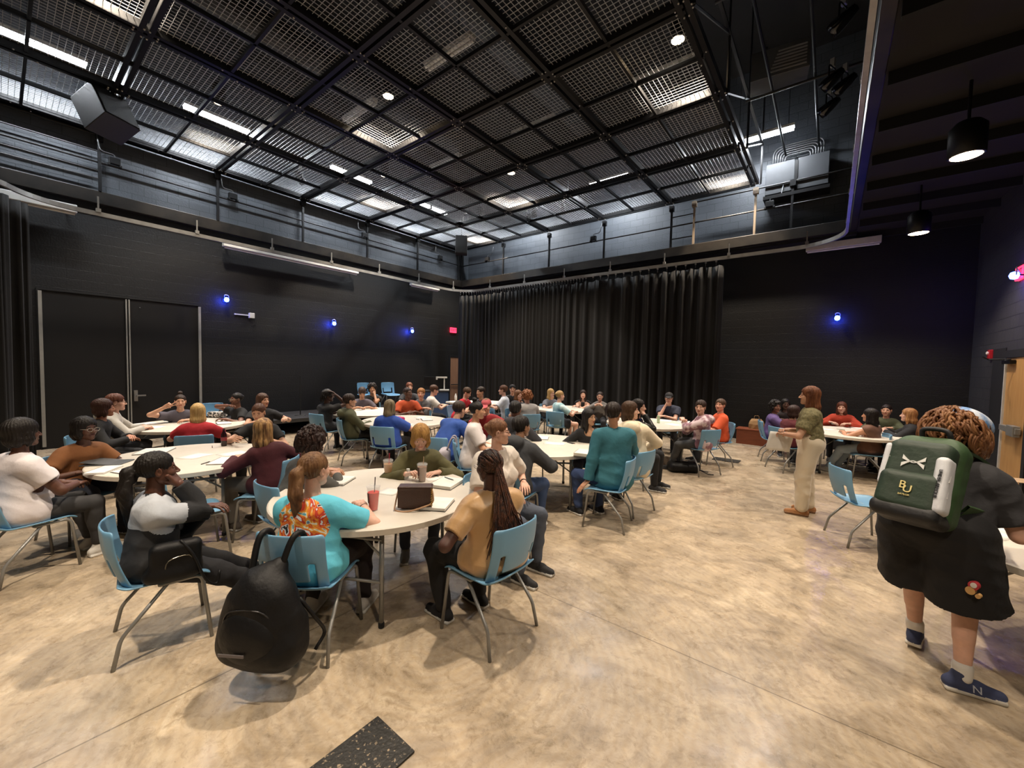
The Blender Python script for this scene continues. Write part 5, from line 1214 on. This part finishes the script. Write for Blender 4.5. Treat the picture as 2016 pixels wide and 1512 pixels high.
def Vector_smooth(pts, n=4):
    P = [np.array(p, float) for p in pts]; P = [2*P[0]-P[1]]+P+[2*P[-1]-P[-2]]; out = []
    for i in range(1, len(P)-2):
        for k in range(n):
            t = k/n; a, b, c, d = P[i-1:i+3]; out.append(.5*((2*b)+(-a+c)*t+(2*a-5*b+4*c-d)*t*t+(-a+3*b-3*c+d)*t**3))
    out.append(P[-2]); return out
braids(I['P14'])
# loose curls of the backpack wearer, cap worn over them
def curls(q, n, cols, rad=.010, name='curls', seed=5, big=1.):
    r = random.Random(seed); b = MB(); H2L = q['H2L']; g = q['HR'].T@V(0, 0, -1)
    for k in range(n):
        u, w = r.uniform(-.5, .95), r.uniform(0, 2*math.pi); s = math.sqrt(1-u*u); d = V(s*math.cos(w), s*math.sin(w), u)
        if d[1] > .5: continue
        c = V(0, -.02, .03)+d*V(.10, .122, .105)*big; L = r.uniform(.05, .11)*big**1.5; pts = []
        t1 = nrm(np.cross(d, V(.3, .2, .9))); t2 = np.cross(d, t1)
        for j in range(13):
            t = j/12; a = t*9+k; dirn = nrm(d*(1-t)*.6+g*(.3+t)); pts.append(c+dirn*L*t+(t1*math.cos(a)+t2*math.sin(a))*.014*(.4+t))
        b.cur = k % 2; b.tube([H2L(p) for p in pts], [rad*.8]+[rad]*9+[rad*.8, rad*.6, rad*.3], 6)
    b.build(name, cols, q['root'], smooth=True)
curls(I['P37'], 620, [hairm('#5f3a24', '#7d5434'), hairm('#8e6440', '#68442a')], .0072, big=1.3)
curls(I['P11'], 190, [hairm('#2b1a16', '#3a241c'), hairm('#35211b', '#241512')], .011, seed=8)
def green_backpack(q):
    TM, pel, sp, nb = q['TM'], q['pel'], q['sp'], q['nb']
    e = on_person(q, 'backpack', 'dark green backpack with white side panels worn by the person with auburn curls', 'backpack')
    MG = cloth('#1c3020', '#16271a', rough=.6); MG2 = cloth('#2f4a2c', '#28401f', rough=.6); MW = mat('pack_white', '#c9ccd2', .5, bump=.15, bscale=30); MK = mat('pack_black', '#121214', .6, bump=.2)
    O = pel+TM@V(-.01, -.30, sp*.50); M = TM@rotm((0, 0, 1), R_(-4)); W = lambda p: O+M@V(p)
    def part(name, prims, m, h=.007, fo=.003, sd=1):
        P = []
        for p in prims:
            p = dict(p); p['a'] = W(p['a'])
            if p['t'] == 'c': p['b'] = W(p['b'])
            else: p['M'] = M@p['M']
            P.append(p)
        v, f = mesh_of(P, h, folds(fo, 16, sd)); return Acc().add(v, f).build(name, [m], e)
    part('main_compartment', [bx((0, .05, 0), (.165, .085, .25), .06, .02), cone((-.08, .04, .22), (.08, .04, .22), .06, .06, .05)], MG2, sd=2)
    part('front_compartment', [bx((0, -.045, .02), (.15, .065, .20), .055, .02)], MG, sd=3)
    part('lower_pocket', [bx((0, -.075, -.10), (.145, .06, .12), .05, .02)], MG, sd=4)
    part('bottom_panel', [bx((0, -.03, -.215), (.158, .105, .05), .045, .02)], MK, sd=5)
    part('side_panel', [bx((.128, -.075, -.03), (.034, .05, .165), .03, .01, rotm((0, 1, 0), -.06))], MW, sd=6)
    part('side_panel', [bx((-.137, -.06, .05), (.018, .045, .13), .016, .01)], MW, sd=7)
    for s in (-1, 1):
        b = MB(); pts = [W((s*.08, .10, .25)), nb+TM@V(s*.11, -.03, .075), nb+TM@V(s*.15, .08, .03), pel+TM@V(s*.19, .14, sp*.62), pel+TM@V(s*.205, .02, sp*.36), pel+TM@V(s*.15, -.16, sp*.27)]
        P = Vector_smooth(pts, 5); v = []; f = []
        for i, p in enumerate(P):
            t = nrm(P[min(i+1, len(P)-1)]-P[max(i-1, 0)]); out = nrm(p-(pel+TM@V(s*.05, 0, sp*.6))); wd = nrm(np.cross(t, out)); n_ = np.cross(wd, t)
            for aa, bb in ((-.034, -.004), (.034, -.004), (.034, .012), (-.034, .012)): v.append(p+wd*aa+n_*bb)
        for i in range(len(P)-1):
            for k in range(4): f.append((i*4+k, i*4+(k+1) % 4, i*4+4+(k+1) % 4, i*4+4+k))
        b.add(v, f).build('shoulder_strap', MG2, e, smooth=False)
    MB().tube([W(p) for p in Vector_smooth([(-.06, .06, .28), (-.05, .03, .33), (.05, .03, .33), (.07, .06, .28)])], .014, 8).build('carry_handle', MK, e, smooth=True)
    ML = mat('mark_white', '#d6d8d6', .5); MY = mat('mark_gold', '#d8c98a', .5)
    # the mark of two crossing arcs
    b = MB()
    for s in (-1, 1):
        pts = []
        for k in range(17):
            t = k/16; x = -.052+.104*t; z = s*(.024*(abs(2*t-1))**1.3-.007); w = .0045+.021*abs(2*t-1)**1.5
            pts.append((x, z+s*w*.3, w))
        v = [W((x, -.116, .075+z+w/2)) for x, z, w in pts]+[W((x, -.116, .075+z-w/2)) for x, z, w in pts]+[W((x, -.110, .075+z+w/2)) for x, z, w in pts]+[W((x, -.110, .075+z-w/2)) for x, z, w in pts]
        f = [(i, i+1, 17+i+1, 17+i) for i in range(16)]+[(i, 34+i, 35+i, i+1) for i in range(16)]+[(17+i, 18+i, 52+i, 51+i) for i in range(16)]
        b.add(v, f)
    b.build('logo', ML, e)
    Mx = np.stack([M[:, 0], M[:, 2], -M[:, 1]], 1)
    def put(o, p, spin=0):
        R4 = Matrix([[*Mx[i], 0] for i in range(3)]+[[0, 0, 0, 1]]) if False else Matrix(((Mx[0][0], Mx[0][1], Mx[0][2], 0), (Mx[1][0], Mx[1][1], Mx[1][2], 0), (Mx[2][0], Mx[2][1], Mx[2][2], 0), (0, 0, 0, 1)))
        o.matrix_local = Matrix.Translation(Vector(W(p))) @ R4 @ Matrix.Rotation(spin, 4, 'Z')
    put(text('B', .062, 'lettering', MY, e, .004), (-.010, -.139, -.075)); put(text('U', .062, 'lettering', MY, e, .004), (.014, -.1395, -.096)); put(text('BAYLOR', .014, 'lettering', MY, e, .004), (.004, -.139, -.130))
    put(text('UNDER ARMOUR', .021, 'lettering', mat('mark_dark', '#2b2d31', .5), e, .004), (.128, -.129, -.03), -R_(90))
    for x, z in ((.155, .03), (-.12, .13), (.16, -.06)): MB().tube([W((x, -.09, z)), W((x+.004, -.10, z-.04))], .005, 6).build('zip_pull', mat('zip_grey', '#b5b5b5', .4), e)
green_backpack(I['P37'])
def shoe_letter(q):
    A, K, N = q['LG'][1]; fd = V(math.sin(R_(55)), math.cos(R_(55)), 0); rr = V(fd[1], -fd[0], 0); o = text('N', .055, 'lettering', mat('shoe_letter', '#b9bfcc', .5), q['root'], .004)
    p = V(N[0], N[1], .052)+fd*.05+rr*.040; n = nrm(rr+V(0, 0, .25)); u = nrm(V(0, 0, 1)-n*n[2]); x = np.cross(u, n)
    o.matrix_local = Matrix(((x[0], u[0], n[0], p[0]), (x[1], u[1], n[1], p[1]), (x[2], u[2], n[2], p[2]), (0, 0, 0, 1)))
shoe_letter(I['P37'])
# patterned cap on the curls
def ball_cap(q):
    HR, hc, hh = q['HR'], q['hc'], q['hh']
    Q = [ell((0, .02, .105), (.132, .148, .095), .01), bx((0, 0, .0), (.2, .25, .075), .005, .006, op='s'), ell((0, .185, .085), (.08, .075, .010), .012, rotm((1, 0, 0), -.2))]
    v, f = mesh_of(Q, .006, folds(.002, 25, 3)); Acc().add(xform(v*hh, HR, hc), f).build('cap', [mat('blue_white_cap', '#c3ccda', .8, c2='#5f86b8', scale=16, contrast=.1)], q['root'])
ball_cap(I['P37'])
def patch(q):   # small red, white and tan patch on the shorts: a plain generic emblem
    K = q['LG'][1][0]; N = q['LG'][1][1]; p = K+(N-K)*.62+V(.085, -.165, 0)
    b = MB(); b.cur = 0
    for c, r, m in (((0, 0, .02), .024, 0), ((.002, -.004, .024), .014, 1), ((-.01, 0, -.012), .022, 2), ((.02, 0, -.03), .012, 2)):
        b.cur = m; v = [(p[0]+c[0]+r*math.cos(a)*.9, p[1]+c[1]-.01*(1 if m != 0 else .8), p[2]+c[2]+r*math.sin(a)) for a in np.linspace(0, 2*math.pi, 17)[:-1]]; w = [(x, y+.03, z) for x, y, z in v]
        n = len(v); b.add(v+w, [tuple(range(n))]+[(i, n+i, n+(i+1) % n, (i+1) % n) for i in range(n)])
    b.build('patch', [mat('patch_red', '#b0303a', .7), mat('patch_white', '#d8d4d0', .7), mat('patch_tan', '#c79c62', .7)], q['root'])
patch(I['P37'])
# wrist things
def band(q, i, m, r=.032, w=.016, t=.1):
    A, E, W = q['arms'][i]; d = nrm(W-E); a = W-d*t*.3; b = MB()
    b.tube([a-d*w/2, a+d*w/2], r, 16).build('wristband', m, q['root'])
band(I['P16'], 0, mat('watch_black', '#141416', .3)); band(I['P12'], 1, mat('hair_tie', '#1a1412', .6), .0305, .006); band(I['P56'], 0, mat('watch_black'))
# the sheet held by the standing woman
q = I['P32']; e = on_person(q, 'paper_sheet', 'white paper sheet held before her waist by the standing woman', 'paper')
v, f = shell(6, 6, lambda u, w: (-.02+.02*math.sin(3*u)+.03*w*w, .22+.27*u-.05*w, .78+.25*w)); o = MB().add(v, f).build('sheet', mat('paper_white', '#e9e7e2', .7), e, smooth=True); m = o.modifiers.new('t', 'SOLIDIFY'); m.thickness = .0015
# black backpack on the back of the turquoise sitter's chair
def bag(name, label, x, y, rz, prims, m, straps=(), h=.009, z=0, fo=.006, extra=None, cat='backpack'):
    e = empty(name, (x, y, z), R_(rz), label, cat)
    v, f = mesh_of(prims, h, folds(fo, 13, int(abs(x*100)))); Acc().add(v, f).build('bag_body', [m], e)
    for p, r in straps: MB().tube(Vector_smooth(p), r, 8).build('strap', m, e, smooth=True)
    if extra: extra(e)
    return e
def chair_of(lbl):
    for o in COL.objects:
        if o.get('label') == lbl: return o
MBK = mat('nylon_black', '#08080a', .55, c2='#0c0c0e', bump=.3, bscale=30, spec=.3)
c = chair_of('blue plastic chair with the big black backpack hung on it')
def ex(e):
    MB().box((-.16, -.590, .30), (-.02, -.585, .315)).build('badge', mat('badge_grey', '#6a6466', .6), e)
    v, f = mesh_of([ell((-.05, -.505, .36), (.165, .08, .16), .01)], .009, folds(.004, 14, 2)); Acc().add(v, f).build('front_pocket', [MBK], e)
    MB().tube(Vector_smooth([(-.2, -.51, .42), (-.13, -.54, .51), (.03, -.54, .52), (.1, -.51, .44)]), .004, 6).build('zip', mat('zip_dark', '#2c2c2e', .35, metal=.5), e)
bag('backpack', 'big black backpack hanging from the chair of the woman in turquoise', c.location.x, c.location.y, math.degrees(c.rotation_euler.z),
    [ell((-.04, -.42, .40), (.22, .14, .25), .05), ell((-.02, -.40, .55), (.15, .11, .12), .06), cone((-.15, -.42, .28), (.08, -.42, .26), .13, .13, .06), cone((-.04, -.38, .60), (.02, -.35, .68), .10, .045, .06), ell((.14, -.40, .34), (.06, .09, .13), .03)], MBK,
    [([(-.13, -.38, .62), (-.13, -.33, .78), (-.12, -.29, .835), (-.11, -.23, .80), (-.1, -.22, .60)], .018), ([(.03, -.38, .62), (.06, -.33, .78), (.08, -.29, .835), (.09, -.23, .80), (.1, -.22, .62)], .018), ([(.14, -.36, .5), (.2, -.3, .35), (.2, -.2, .2), (.17, -.25, .12)], .010)], extra=ex)
c = chair_of('blue plastic chair under the woman in the track jacket')
bag('handbag', 'black zipped bag wedged on the chair beside the woman in the track jacket', c.location.x, c.location.y, math.degrees(c.rotation_euler.z), [bx((.225, .06, .575), (.045, .13, .12), .043, .02), cone((.22, -.06, .50), (.22, .14, .49), .045, .045, .04)], MBK, [([(.25, .08, .70), (.28, .14, .6), (.28, .2, .42), (.26, .26, .36), (.25, .28, .44)], .008)], fo=.004, cat='bag',
    extra=lambda e: MB().tube(Vector_smooth([(.265, .0, .50), (.272, .02, .59), (.27, .12, .60), (.262, .15, .52)]), .003, 6).build('zip', mat('zip_brass', '#8a8578', .3, metal=.8), e))
c = chair_of('blue plastic chair with a pale backpack hung on it')
bag('backpack', 'pale grey backpack hung on the chair of the woman with the top bun', c.location.x, c.location.y, math.degrees(c.rotation_euler.z), [bx((0, -.40, .50), (.15, .08, .20), .07, .03)], mat('pale_pack', '#a8a2ab', .7, bump=.2), [([(-.08, -.36, .68), (-.08, -.3, .84), (-.08, -.25, .84), (-.08, -.24, .7)], .012), ([(.08, -.36, .68), (.08, -.3, .84), (.08, -.25, .84), (.08, -.24, .7)], .012)])
p = at(1345, 928, 0)
bag('backpack', 'black backpack lying flat on the floor beneath the tie-dye hoodie', p[0], p[1], 35, [bx((0, 0, .09), (.26, .16, .08), .07, .03), cone((-.2, 0, .07), (.2, .05, .06), .07, .05, .05)], MBK, [([(.2, -.1, .08), (.34, -.2, .02), (.44, -.22, .012)], .008), ([(.2, .1, .08), (.34, .02, .02), (.42, -.05, .012)], .008)])
p = at(1430, 906, 0); o = MB().box((-.24, -.15, 0), (.24, .15, .01)).build('floor_cover', plate_mat(), loc=(p[0], p[1], 0)); tag(o, 'small black floor cover under the chair of the man in orange', 'floor cover')
# ------------------------------------------------------------------ free chairs
def chair_px(px, d, face, label, z=0):
    H, rz = pose_world(px, 760, d, face); chair(H[0], H[1], rz, label, z)
chair_px(378, 3.7, 80, 'empty blue plastic chair at the near side of the left table')
chair_px(1712, 4.35, 62, 'empty blue plastic chair left of the green backpack')
chair_px(417, 9.3, 180, 'empty blue plastic chair behind the far left table')
chair(-11.0, 7.75, -100, 'blue plastic chair standing on the stage platform, right one', .40); chair(-11.1, 7.0, -85, 'blue plastic chair standing on the stage platform, left one', .40)
# ------------------------------------------------------------------ things on the tables
M_PAPER = mat('paper_white', '#e9e7e2', .7); TZ = .7422
def paper(px, py, rz, label, w=.216, l=.28, z=TZ, n=1):
    p = at(px, py, z); b = MB()
    v, f = shell(4, 4, lambda u, t: ((u-.5)*w, (t-.5)*l, .0012+.004*(u-.5)**2+.001*math.sin(5*t)))
    o = MB().add(v, f).build('paper_sheet', M_PAPER, smooth=True, loc=(p[0], p[1], z), rot=R_(rz)); m = o.modifiers.new('t', 'SOLIDIFY'); m.thickness = .001; return tag(o, label, 'paper', 'papers on the tables')
def book(px, py, rz, label, w=.2, l=.26, t=.02, cover='#2a2a2e', page='#e9e7e2', z=TZ, spiral=True, cat='notebook'):
    p = at(px, py, z+t/2); e = empty('notebook' if cat == 'notebook' else 'book', (p[0], p[1], z), R_(rz), label, cat, 'notebooks on the tables')
    MB().box((-w/2, -l/2, 0), (w/2, l/2, .003)).build('cover', mat('cover_'+cover.strip('#'), cover, .5), e)
    MB().box((-w/2+.004, -l/2+.004, .003), (w/2-.004, l/2-.004, t)).build('pages', mat('pages_'+page.strip('#'), page, .75), e, bevel=.002)
    if spiral:
        b = MB()
        for k in range(14): b.tube([(-w/2+.004+.008*math.cos(a), -l/2+.02+(l-.04)*k/13, t/2+(t/2+.003)*math.sin(a)) for a in np.linspace(0, 2*math.pi, 9)], .0012, 4, False)
        b.build('spiral', M_GALV, e)
    return e
def pen(px, py, rz, label, c='#17171a', z=TZ):
    p = at(px, py, z); e = empty('pen', (p[0], p[1], z), R_(rz), label, 'pen', 'pens on the tables')
    MB().tube([(0, -.065, .005), (0, .055, .005)], .0045, 8).build('barrel', mat('pen_'+c.strip('#'), c, .35), e); MB().tube([(0, .055, .005), (0, .072, .005)], [.004, .001], 8).build('tip', M_GALV, e)
M_CLEAR = mat('clear_plastic', '#f2f4f4', .06, alpha=.16)
def cup(px, py, label, liquid, straw, h=.17, lev=.7, sticker=None, opaque=False):
    p = at(px, py, TZ); e = empty('drink_cup', (p[0], p[1], TZ), 0, label, 'cup')
    MB().lathe([(.001, .002), (.032, .002), (.047, h), (.049, h+.002), (.047, h+.003), (.045, h), (.0305, .005), (.001, .005)], 28).build('cup', M_CLEAR, e, smooth=True)
    MB().lathe([(.001, .006), (.0300, .006), (.030+.0145*lev, h*lev), (.001, h*lev)], 24).build('drink', mat('drink_'+liquid.strip('#'), liquid, .2), e, smooth=False)
    MB().lathe([(.050, h), (.050, h+.008), (.042, h+.014), (.001, h+.014)], 24).build('lid', M_CLEAR, e)
    MB().tube([(.006, 0, .02), (.012, .006, h+.075)], .0035, 8).build('straw', mat('straw_'+straw.strip('#'), straw, .35), e)
    if sticker:
        v = []; f = []; a0 = R_(-128)
        for k in range(9):
            a = a0+R_(48)*k/8
            for z in (.06, .135): r = .0325+.015*(z/h)+.0008; v.append((r*math.cos(a), r*math.sin(a), z))
        for k in range(8): f.append((2*k, 2*k+2, 2*k+3, 2*k+1))
        o = MB().add(v, f).build('sticker', mat('sticker_brown', sticker, .6), e); m = o.modifiers.new('t', 'SOLIDIFY'); m.thickness = .0008
    return e
cup(735, 1004, 'clear cup of red iced drink with dark straw on the nearest table', '#f2281c', '#2a1a1a', .175, .78, '#4a2620')
cup(764, 937, 'clear cup of pale orange iced drink with red straw on the nearest table', '#d9a066', '#d0304a', .15, .8); cup(831, 948, 'clear cup of iced coffee on the nearest table', '#8a5c3e', '#c9a98a', .16, .88, '#33201a')
p = at(803, 967, TZ); e = empty('water_bottle', (p[0], p[1], TZ), 0, 'clear plastic bottle standing behind the brown handbag', 'bottle')
MB().lathe([(.001, 0), (.03, 0), (.032, .01), (.031, .12), (.014, .165), (.013, .18), (.001, .18)], 20).build('bottle_body', M_CLEAR, e, smooth=True); MB().lathe([(.001, .18), (.014, .18), (.014, .195), (.001, .197)], 16).build('bottle_cap', M_PAPER, e)
# handbag
p = at(812, 1002, TZ); e = empty('handbag', (p[0]-.0, p[1]+.03, TZ), R_(43), 'dark brown leather handbag with gold chain on the nearest table', 'handbag')
ML1 = mat('brown_leather', '#42291f', .42, c2='#38221a', bump=.2, bscale=120); ML2 = mat('tan_leather', '#8a5834', .45)
v, f = mesh_of([bx((0, 0, .085), (.125, .048, .08), .03, .01)], .005); Acc().add(v, f).build('bag_body', [ML2], e)
v, f = mesh_of([bx((0, -.046, .095), (.127, .008, .078), .006, .01), bx((0, -.0, .166), (.127, .05, .012), .01, .012)], .0045); Acc().add(v, f).build('flap', [ML1], e)
MB().tube(Vector_smooth([(.12, -.03, .165), (.135, -.055, .12), (.132, -.06, .06), (.06, -.075, .03), (-.05, -.095, .006), (-.14, -.06, .006), (-.15, .0, .04), (-.13, .0, .14)]), .006, 8).build('strap', mat('strap_tan', '#c09a78', .4), e, smooth=True)
b = MB()
for k in range(16):
    t = k/15; c0 = V(.127, -.062, .165-.13*t); a = (k % 2)*math.pi/2
    b.tube([c0+V(.006*math.cos(w)*math.cos(a), .006*math.cos(w)*math.sin(a)-.004, .008*math.sin(w)) for w in np.linspace(0, 2*math.pi, 9)], .0018, 5, False)
b.build('chain', mat('gold', '#c9a25a', .25, metal=.9), e, smooth=True)
book(668, 946, 35, 'open notebook left of the cups, half behind the ponytail', cover='#1f1f22'); book(800, 928, 45, 'white notebook under the purple phone', t=.025, cover='#8a8790'); pen(856, 936, -100, 'black pen on the nearest table between coffee and binder')
book(880, 951, 20, 'thick spiral binder on the nearest table beside the braided woman', w=.22, l=.29, t=.03, cover='#4a4a4c', page='#e8e6df'); pen(884, 943, -95, 'grey pen lying on the thick spiral binder', '#5a6a70', TZ+.031)
book(862, 992, 30, 'notebook right of the brown handbag', t=.025); paper(768, 968, 20, 'crumpled white napkin behind the red drink', .17, .17); paper(715, 1000, 60, 'small white paper by the hand of the woman in turquoise', .08, .12); paper(855, 940, 70, 'loose paper under the black pen on the nearest table', .2, .2)
p = at(806, 921, TZ+.03); e = empty('phone', (p[0], p[1], TZ+.0255), R_(-50), 'purple cased phone on the notebook of the blonde person', 'phone'); MB().box((-.04, -.075, 0), (.04, .075, .01)).build('case', mat('phone_purple', '#3a3390', .35), e, bevel=.005); MB().box((-.035, -.07, .01), (.035, .07, .0105)).build('screen', mat('screen_dark', '#1c1a3a', .1), e)
# left table
p = at(212, 912, TZ); e = empty('laptop', (p[0], p[1], TZ), R_(52), 'closed grey laptop on the left table in front of the rust brown t-shirt', 'laptop'); ML = mat('laptop_grey', '#6a6e70', .4, metal=.4)
MB().box((-.17, -.12, 0), (.17, .12, .012)).build('base', ML, e, bevel=.004); MB().box((-.17, -.12, .002), (.17, .12, .009), Matrix.Translation((0, 0, .011)) @ Matrix.Rotation(.12, 4, 'Y')).build('screen_lid', ML, e, bevel=.003)
book(205, 925, 55, 'white spiral notebook nearest the edge of the left table', t=.018, w=.16, l=.3, cover='#c9c7c2'); book(262, 925, 20, 'white notebook behind the head of the woman in the track jacket', t=.012); book(305, 888, 60, 'open notebook in the middle left of the left table', w=.3, l=.34, t=.015, cover='#5a5654')
paper(385, 898, 30, 'loose white paper in the middle of the left table'); book(447, 907, 50, 'open notebook on the left table by the maroon top', w=.26, l=.32, t=.012, cover='#55504a'); paper(460, 893, 10, 'white papers on the left table behind the maroon sleeve'); pen(405, 912, 40, 'pen at the tip of the open notebook on the left table'); pen(238, 926, 65, 'black pen on the left table beside the white notebook')
p = at(441, 878, TZ); e = empty('drink_bottle', (p[0], p[1], TZ), 0, 'dark cola bottle held by the person with hair tied up', 'bottle')
MB().lathe([(.001, 0), (.03, 0), (.033, .02), (.030, .07), (.033, .1), (.03, .15), (.014, .19), (.013, .205), (.001, .205)], 20).build('bottle_body', mat('cola', '#2a1418', .12), e, smooth=True); MB().lathe([(.034, .07), (.034, .115)], 20).build('wrapper', mat('wrapper_red', '#8a2a34', .4), e); MB().lathe([(.001, .205), (.0145, .205), (.0145, .222), (.001, .224)], 14).build('bottle_cap', mat('bottle_cap_dark', '#3a1a20', .4), e)
pen(418, 880, 75, 'keys and pen left of the cola bottle', '#6a5040')
# far left table
for args in ((285, 834, 20, 'loose papers on the far left table nearest the pale hoodie'), (305, 841, 60, 'white paper at the front of the far left table'), (350, 829, 10, 'white paper before the peace sign woman')): paper(*args)
book(350, 826, 5, 'white notebook before the woman making a peace sign', t=.02); book(440, 833, 80, 'white notebook right of the blonde in red', t=.015)
p = at(428, 822, TZ); o = Acc().add(*mesh_of([bx((0, 0, .06), (.17, .07, .055), .04, .02)], .01, folds(.006, 20, 4))).build('pouch', [mat('floral_black_white', '#cfc8c2', .8, c2='#1c1a1a', scale=30, contrast=.05)]); o.location = (p[0], p[1], TZ); o.rotation_euler.z = .6; tag(o, 'black and white patterned pouch on the far left table', 'pouch')
# centre table
book(1067, 862, 30, 'thin white notebook at the left of the centre table', t=.012); book(1130, 864, 25, 'thick notebook with keys on it on the centre table', t=.035, w=.22, l=.26, cover='#5b4a52', page='#e4dfe2'); book(1182, 869, -20, 'notebook by the teal sleeve on the centre table', t=.02)
book(1152, 892, 15, 'thick closed notebook at the front of the centre table', t=.04, w=.23, l=.28, cover='#6a645c', page='#ece6d6'); paper(1092, 873, 20, 'loose paper in the middle of the centre table', .3, .2); pen(1130, 857, 40, 'dark keys lying on the thick notebook', '#2a2a2c', TZ+.036)
# others
paper(832, 822, 10, 'paper before the orange t-shirt'); book(840, 826, 60, 'notebook before the grey hoodie on the middle table', t=.015); paper(800, 836, 40, 'white paper at the front of the middle table'); pen(822, 826, 80, 'dark pen on the middle table')
p = at(787, 830, TZ); o = Acc().add(*mesh_of([bx((0, 0, .05), (.1, .06, .045), .035, .02)], .01)).build('pouch', [mat('hot_pink', '#c92a68', .6)]); o.location = (p[0], p[1], TZ); tag(o, 'bright pink pouch on the middle table beside the blue t-shirt', 'pouch')
for k, (px, py, lb) in enumerate(((700, 806, 'white papers on the stage side table'), (724, 808, 'open white booklet on the stage side table'), (735, 803, 'white paper at the right of the stage side table'))): paper(px, py, 30*k, lb)
book(893, 792, 10, 'pile of white papers on the far back table', t=.05, w=.3, l=.35, spiral=False)
p = at(897, 790, TZ); e = empty('water_bottle', (p[0], p[1], TZ), 0, 'white bottle on the far back table by the red t-shirt', 'bottle'); MB().lathe([(.001, 0), (.035, 0), (.035, .16), (.015, .2), (.015, .22), (.001, .22)], 14).build('bottle_body', M_PAPER, e, smooth=True); MB().lathe([(.016, .2), (.016, .225), (.001, .23)], 12).build('bottle_cap', mat('sole_d8d8d4', '#d8d8d4'), e)
for px, py, r, lb in ((1070, 804, 20, 'white paper at the left of the curtain side table'), (1085, 807, 70, 'second paper at the left of the curtain side table'), (1140, 803, 10, 'white paper at the right of the curtain side table'), (1155, 808, 50, 'paper before the woman with crossed arms')): paper(px, py, r, lb)
for px, py, r, lb in ((1310, 828, 20, 'white paper left on the green can table'), (1325, 836, 60, 'white paper at the front of the green can table'), (1345, 830, 10, 'white paper before the tie-dye hoodie')): paper(px, py, r, lb, .25, .32)
pen(1335, 829, 70, 'dark pen on the green can table'); p = at(1296, 833, TZ); e = empty('drink_can', (p[0], p[1], TZ), 0, 'slim pale green can on the table before the man in the black cap', 'can')
MB().lathe([(.001, 0), (.024, 0), (.029, .01), (.029, .145), (.024, .157), (.001, .157)], 20).build('can_body', mat('can_green', '#8fae78', .3, metal=.3, c2='#c9d6c0', scale=30), e, smooth=True); MB().lathe([(.001, .1575), (.02, .1575), (.02, .159), (.001, .159)], 14).build('can_lid', M_GALV, e)
book(1650, 834, 10, 'white notebook before the orange red sweatshirt', t=.03, w=.26, l=.2); paper(1690, 842, 30, 'white paper on the right table before the black haired woman'); paper(1625, 845, 60, 'white paper on the right table beside the standing woman'); pen(1668, 842, 60, 'dark marker on the right table'); pen(1655, 846, 80, 'green pen on the right table', '#5a7a4a')
p = at(1728, 846, TZ); e = empty('glass_cup', (p[0], p[1], TZ), 0, 'small clear cup at the right end of the right table', 'cup'); MB().lathe([(.001, 0), (.03, 0), (.036, .09), (.034, .09), (.028, .004), (.001, .004)], 16).build('cup', M_CLEAR, e, smooth=True); MB().lathe([(.001, .005), (.028, .005), (.031, .04), (.001, .04)], 14).build('drink', mat('drink_water', '#c8d0d4', .1), e)
p = at(1992, 945, TZ); o = MB().box((-.16, -.12, 0), (.16, .12, .004)).build('envelope', mat('envelope_tan', '#c9a882', .7), loc=(p[0], p[1], TZ), rot=.3); tag(o, 'tan envelope on the cut off table at the right edge', 'envelope')
for k in range(4): book(2003, 1012-k*3, 24+k, ['bottom dark notebook', 'second dark notebook', 'third dark notebook', 'top dark notebook'][k]+' in the stack at the right edge', t=.022, cover='#2a2422', page='#d8d4cc', z=TZ+.023*k, spiral=False)
paper(1960, 1010, 30, 'white paper in front of the notebook stack at the right'); paper(1935, 1045, 60, 'white paper at the near edge of the cut off table'); paper(1985, 1050, 10, 'open papers near the leg of the cut off table')
# AV cart far left back
p = at_depth(858, 775, 13.3); e = empty('projection_cart', (p[0], p[1], 0), R_(50), 'dark blue cart with black monitor and white overhead camera by the exit door', 'cart')
MB().box((-.4, -.28, .1), (.4, .28, .95)).build('cabinet', mat('cart_blue', '#27426a', .5), e, bevel=.01); MB().box((-.42, -.3, .95), (.42, .3, .98)).build('top', M_BLACK, e); MB().box((-.38, .0, 1.12), (.1, .03, 1.42)).box((-.16, .0, .98), (-.12, .03, 1.12)).box((-.24, -.1, .98), (-.04, .12, 1.0)).build('monitor', M_BLACKG, e, bevel=.005)
MB().box((.12, -.15, .98), (.42, .12, 1.01)).tube([(.27, 0, 1.0), (.27, 0, 1.4)], .02, 8).box((.0, -.03, 1.38), (.36, .03, 1.43)).box((.0, -.03, 1.33), (.05, .03, 1.40)).build('document_camera', M_WHITEP, e)
b = MB()
for x in (-.35, .35):
    for y in (-.22, .22): b.tube([(x-.015, y, .05), (x+.015, y, .05)], .05, 12).box((x-.01, y-.01, .05), (x+.01, y+.01, .1))
b.build('wheels', M_BLACK, e)
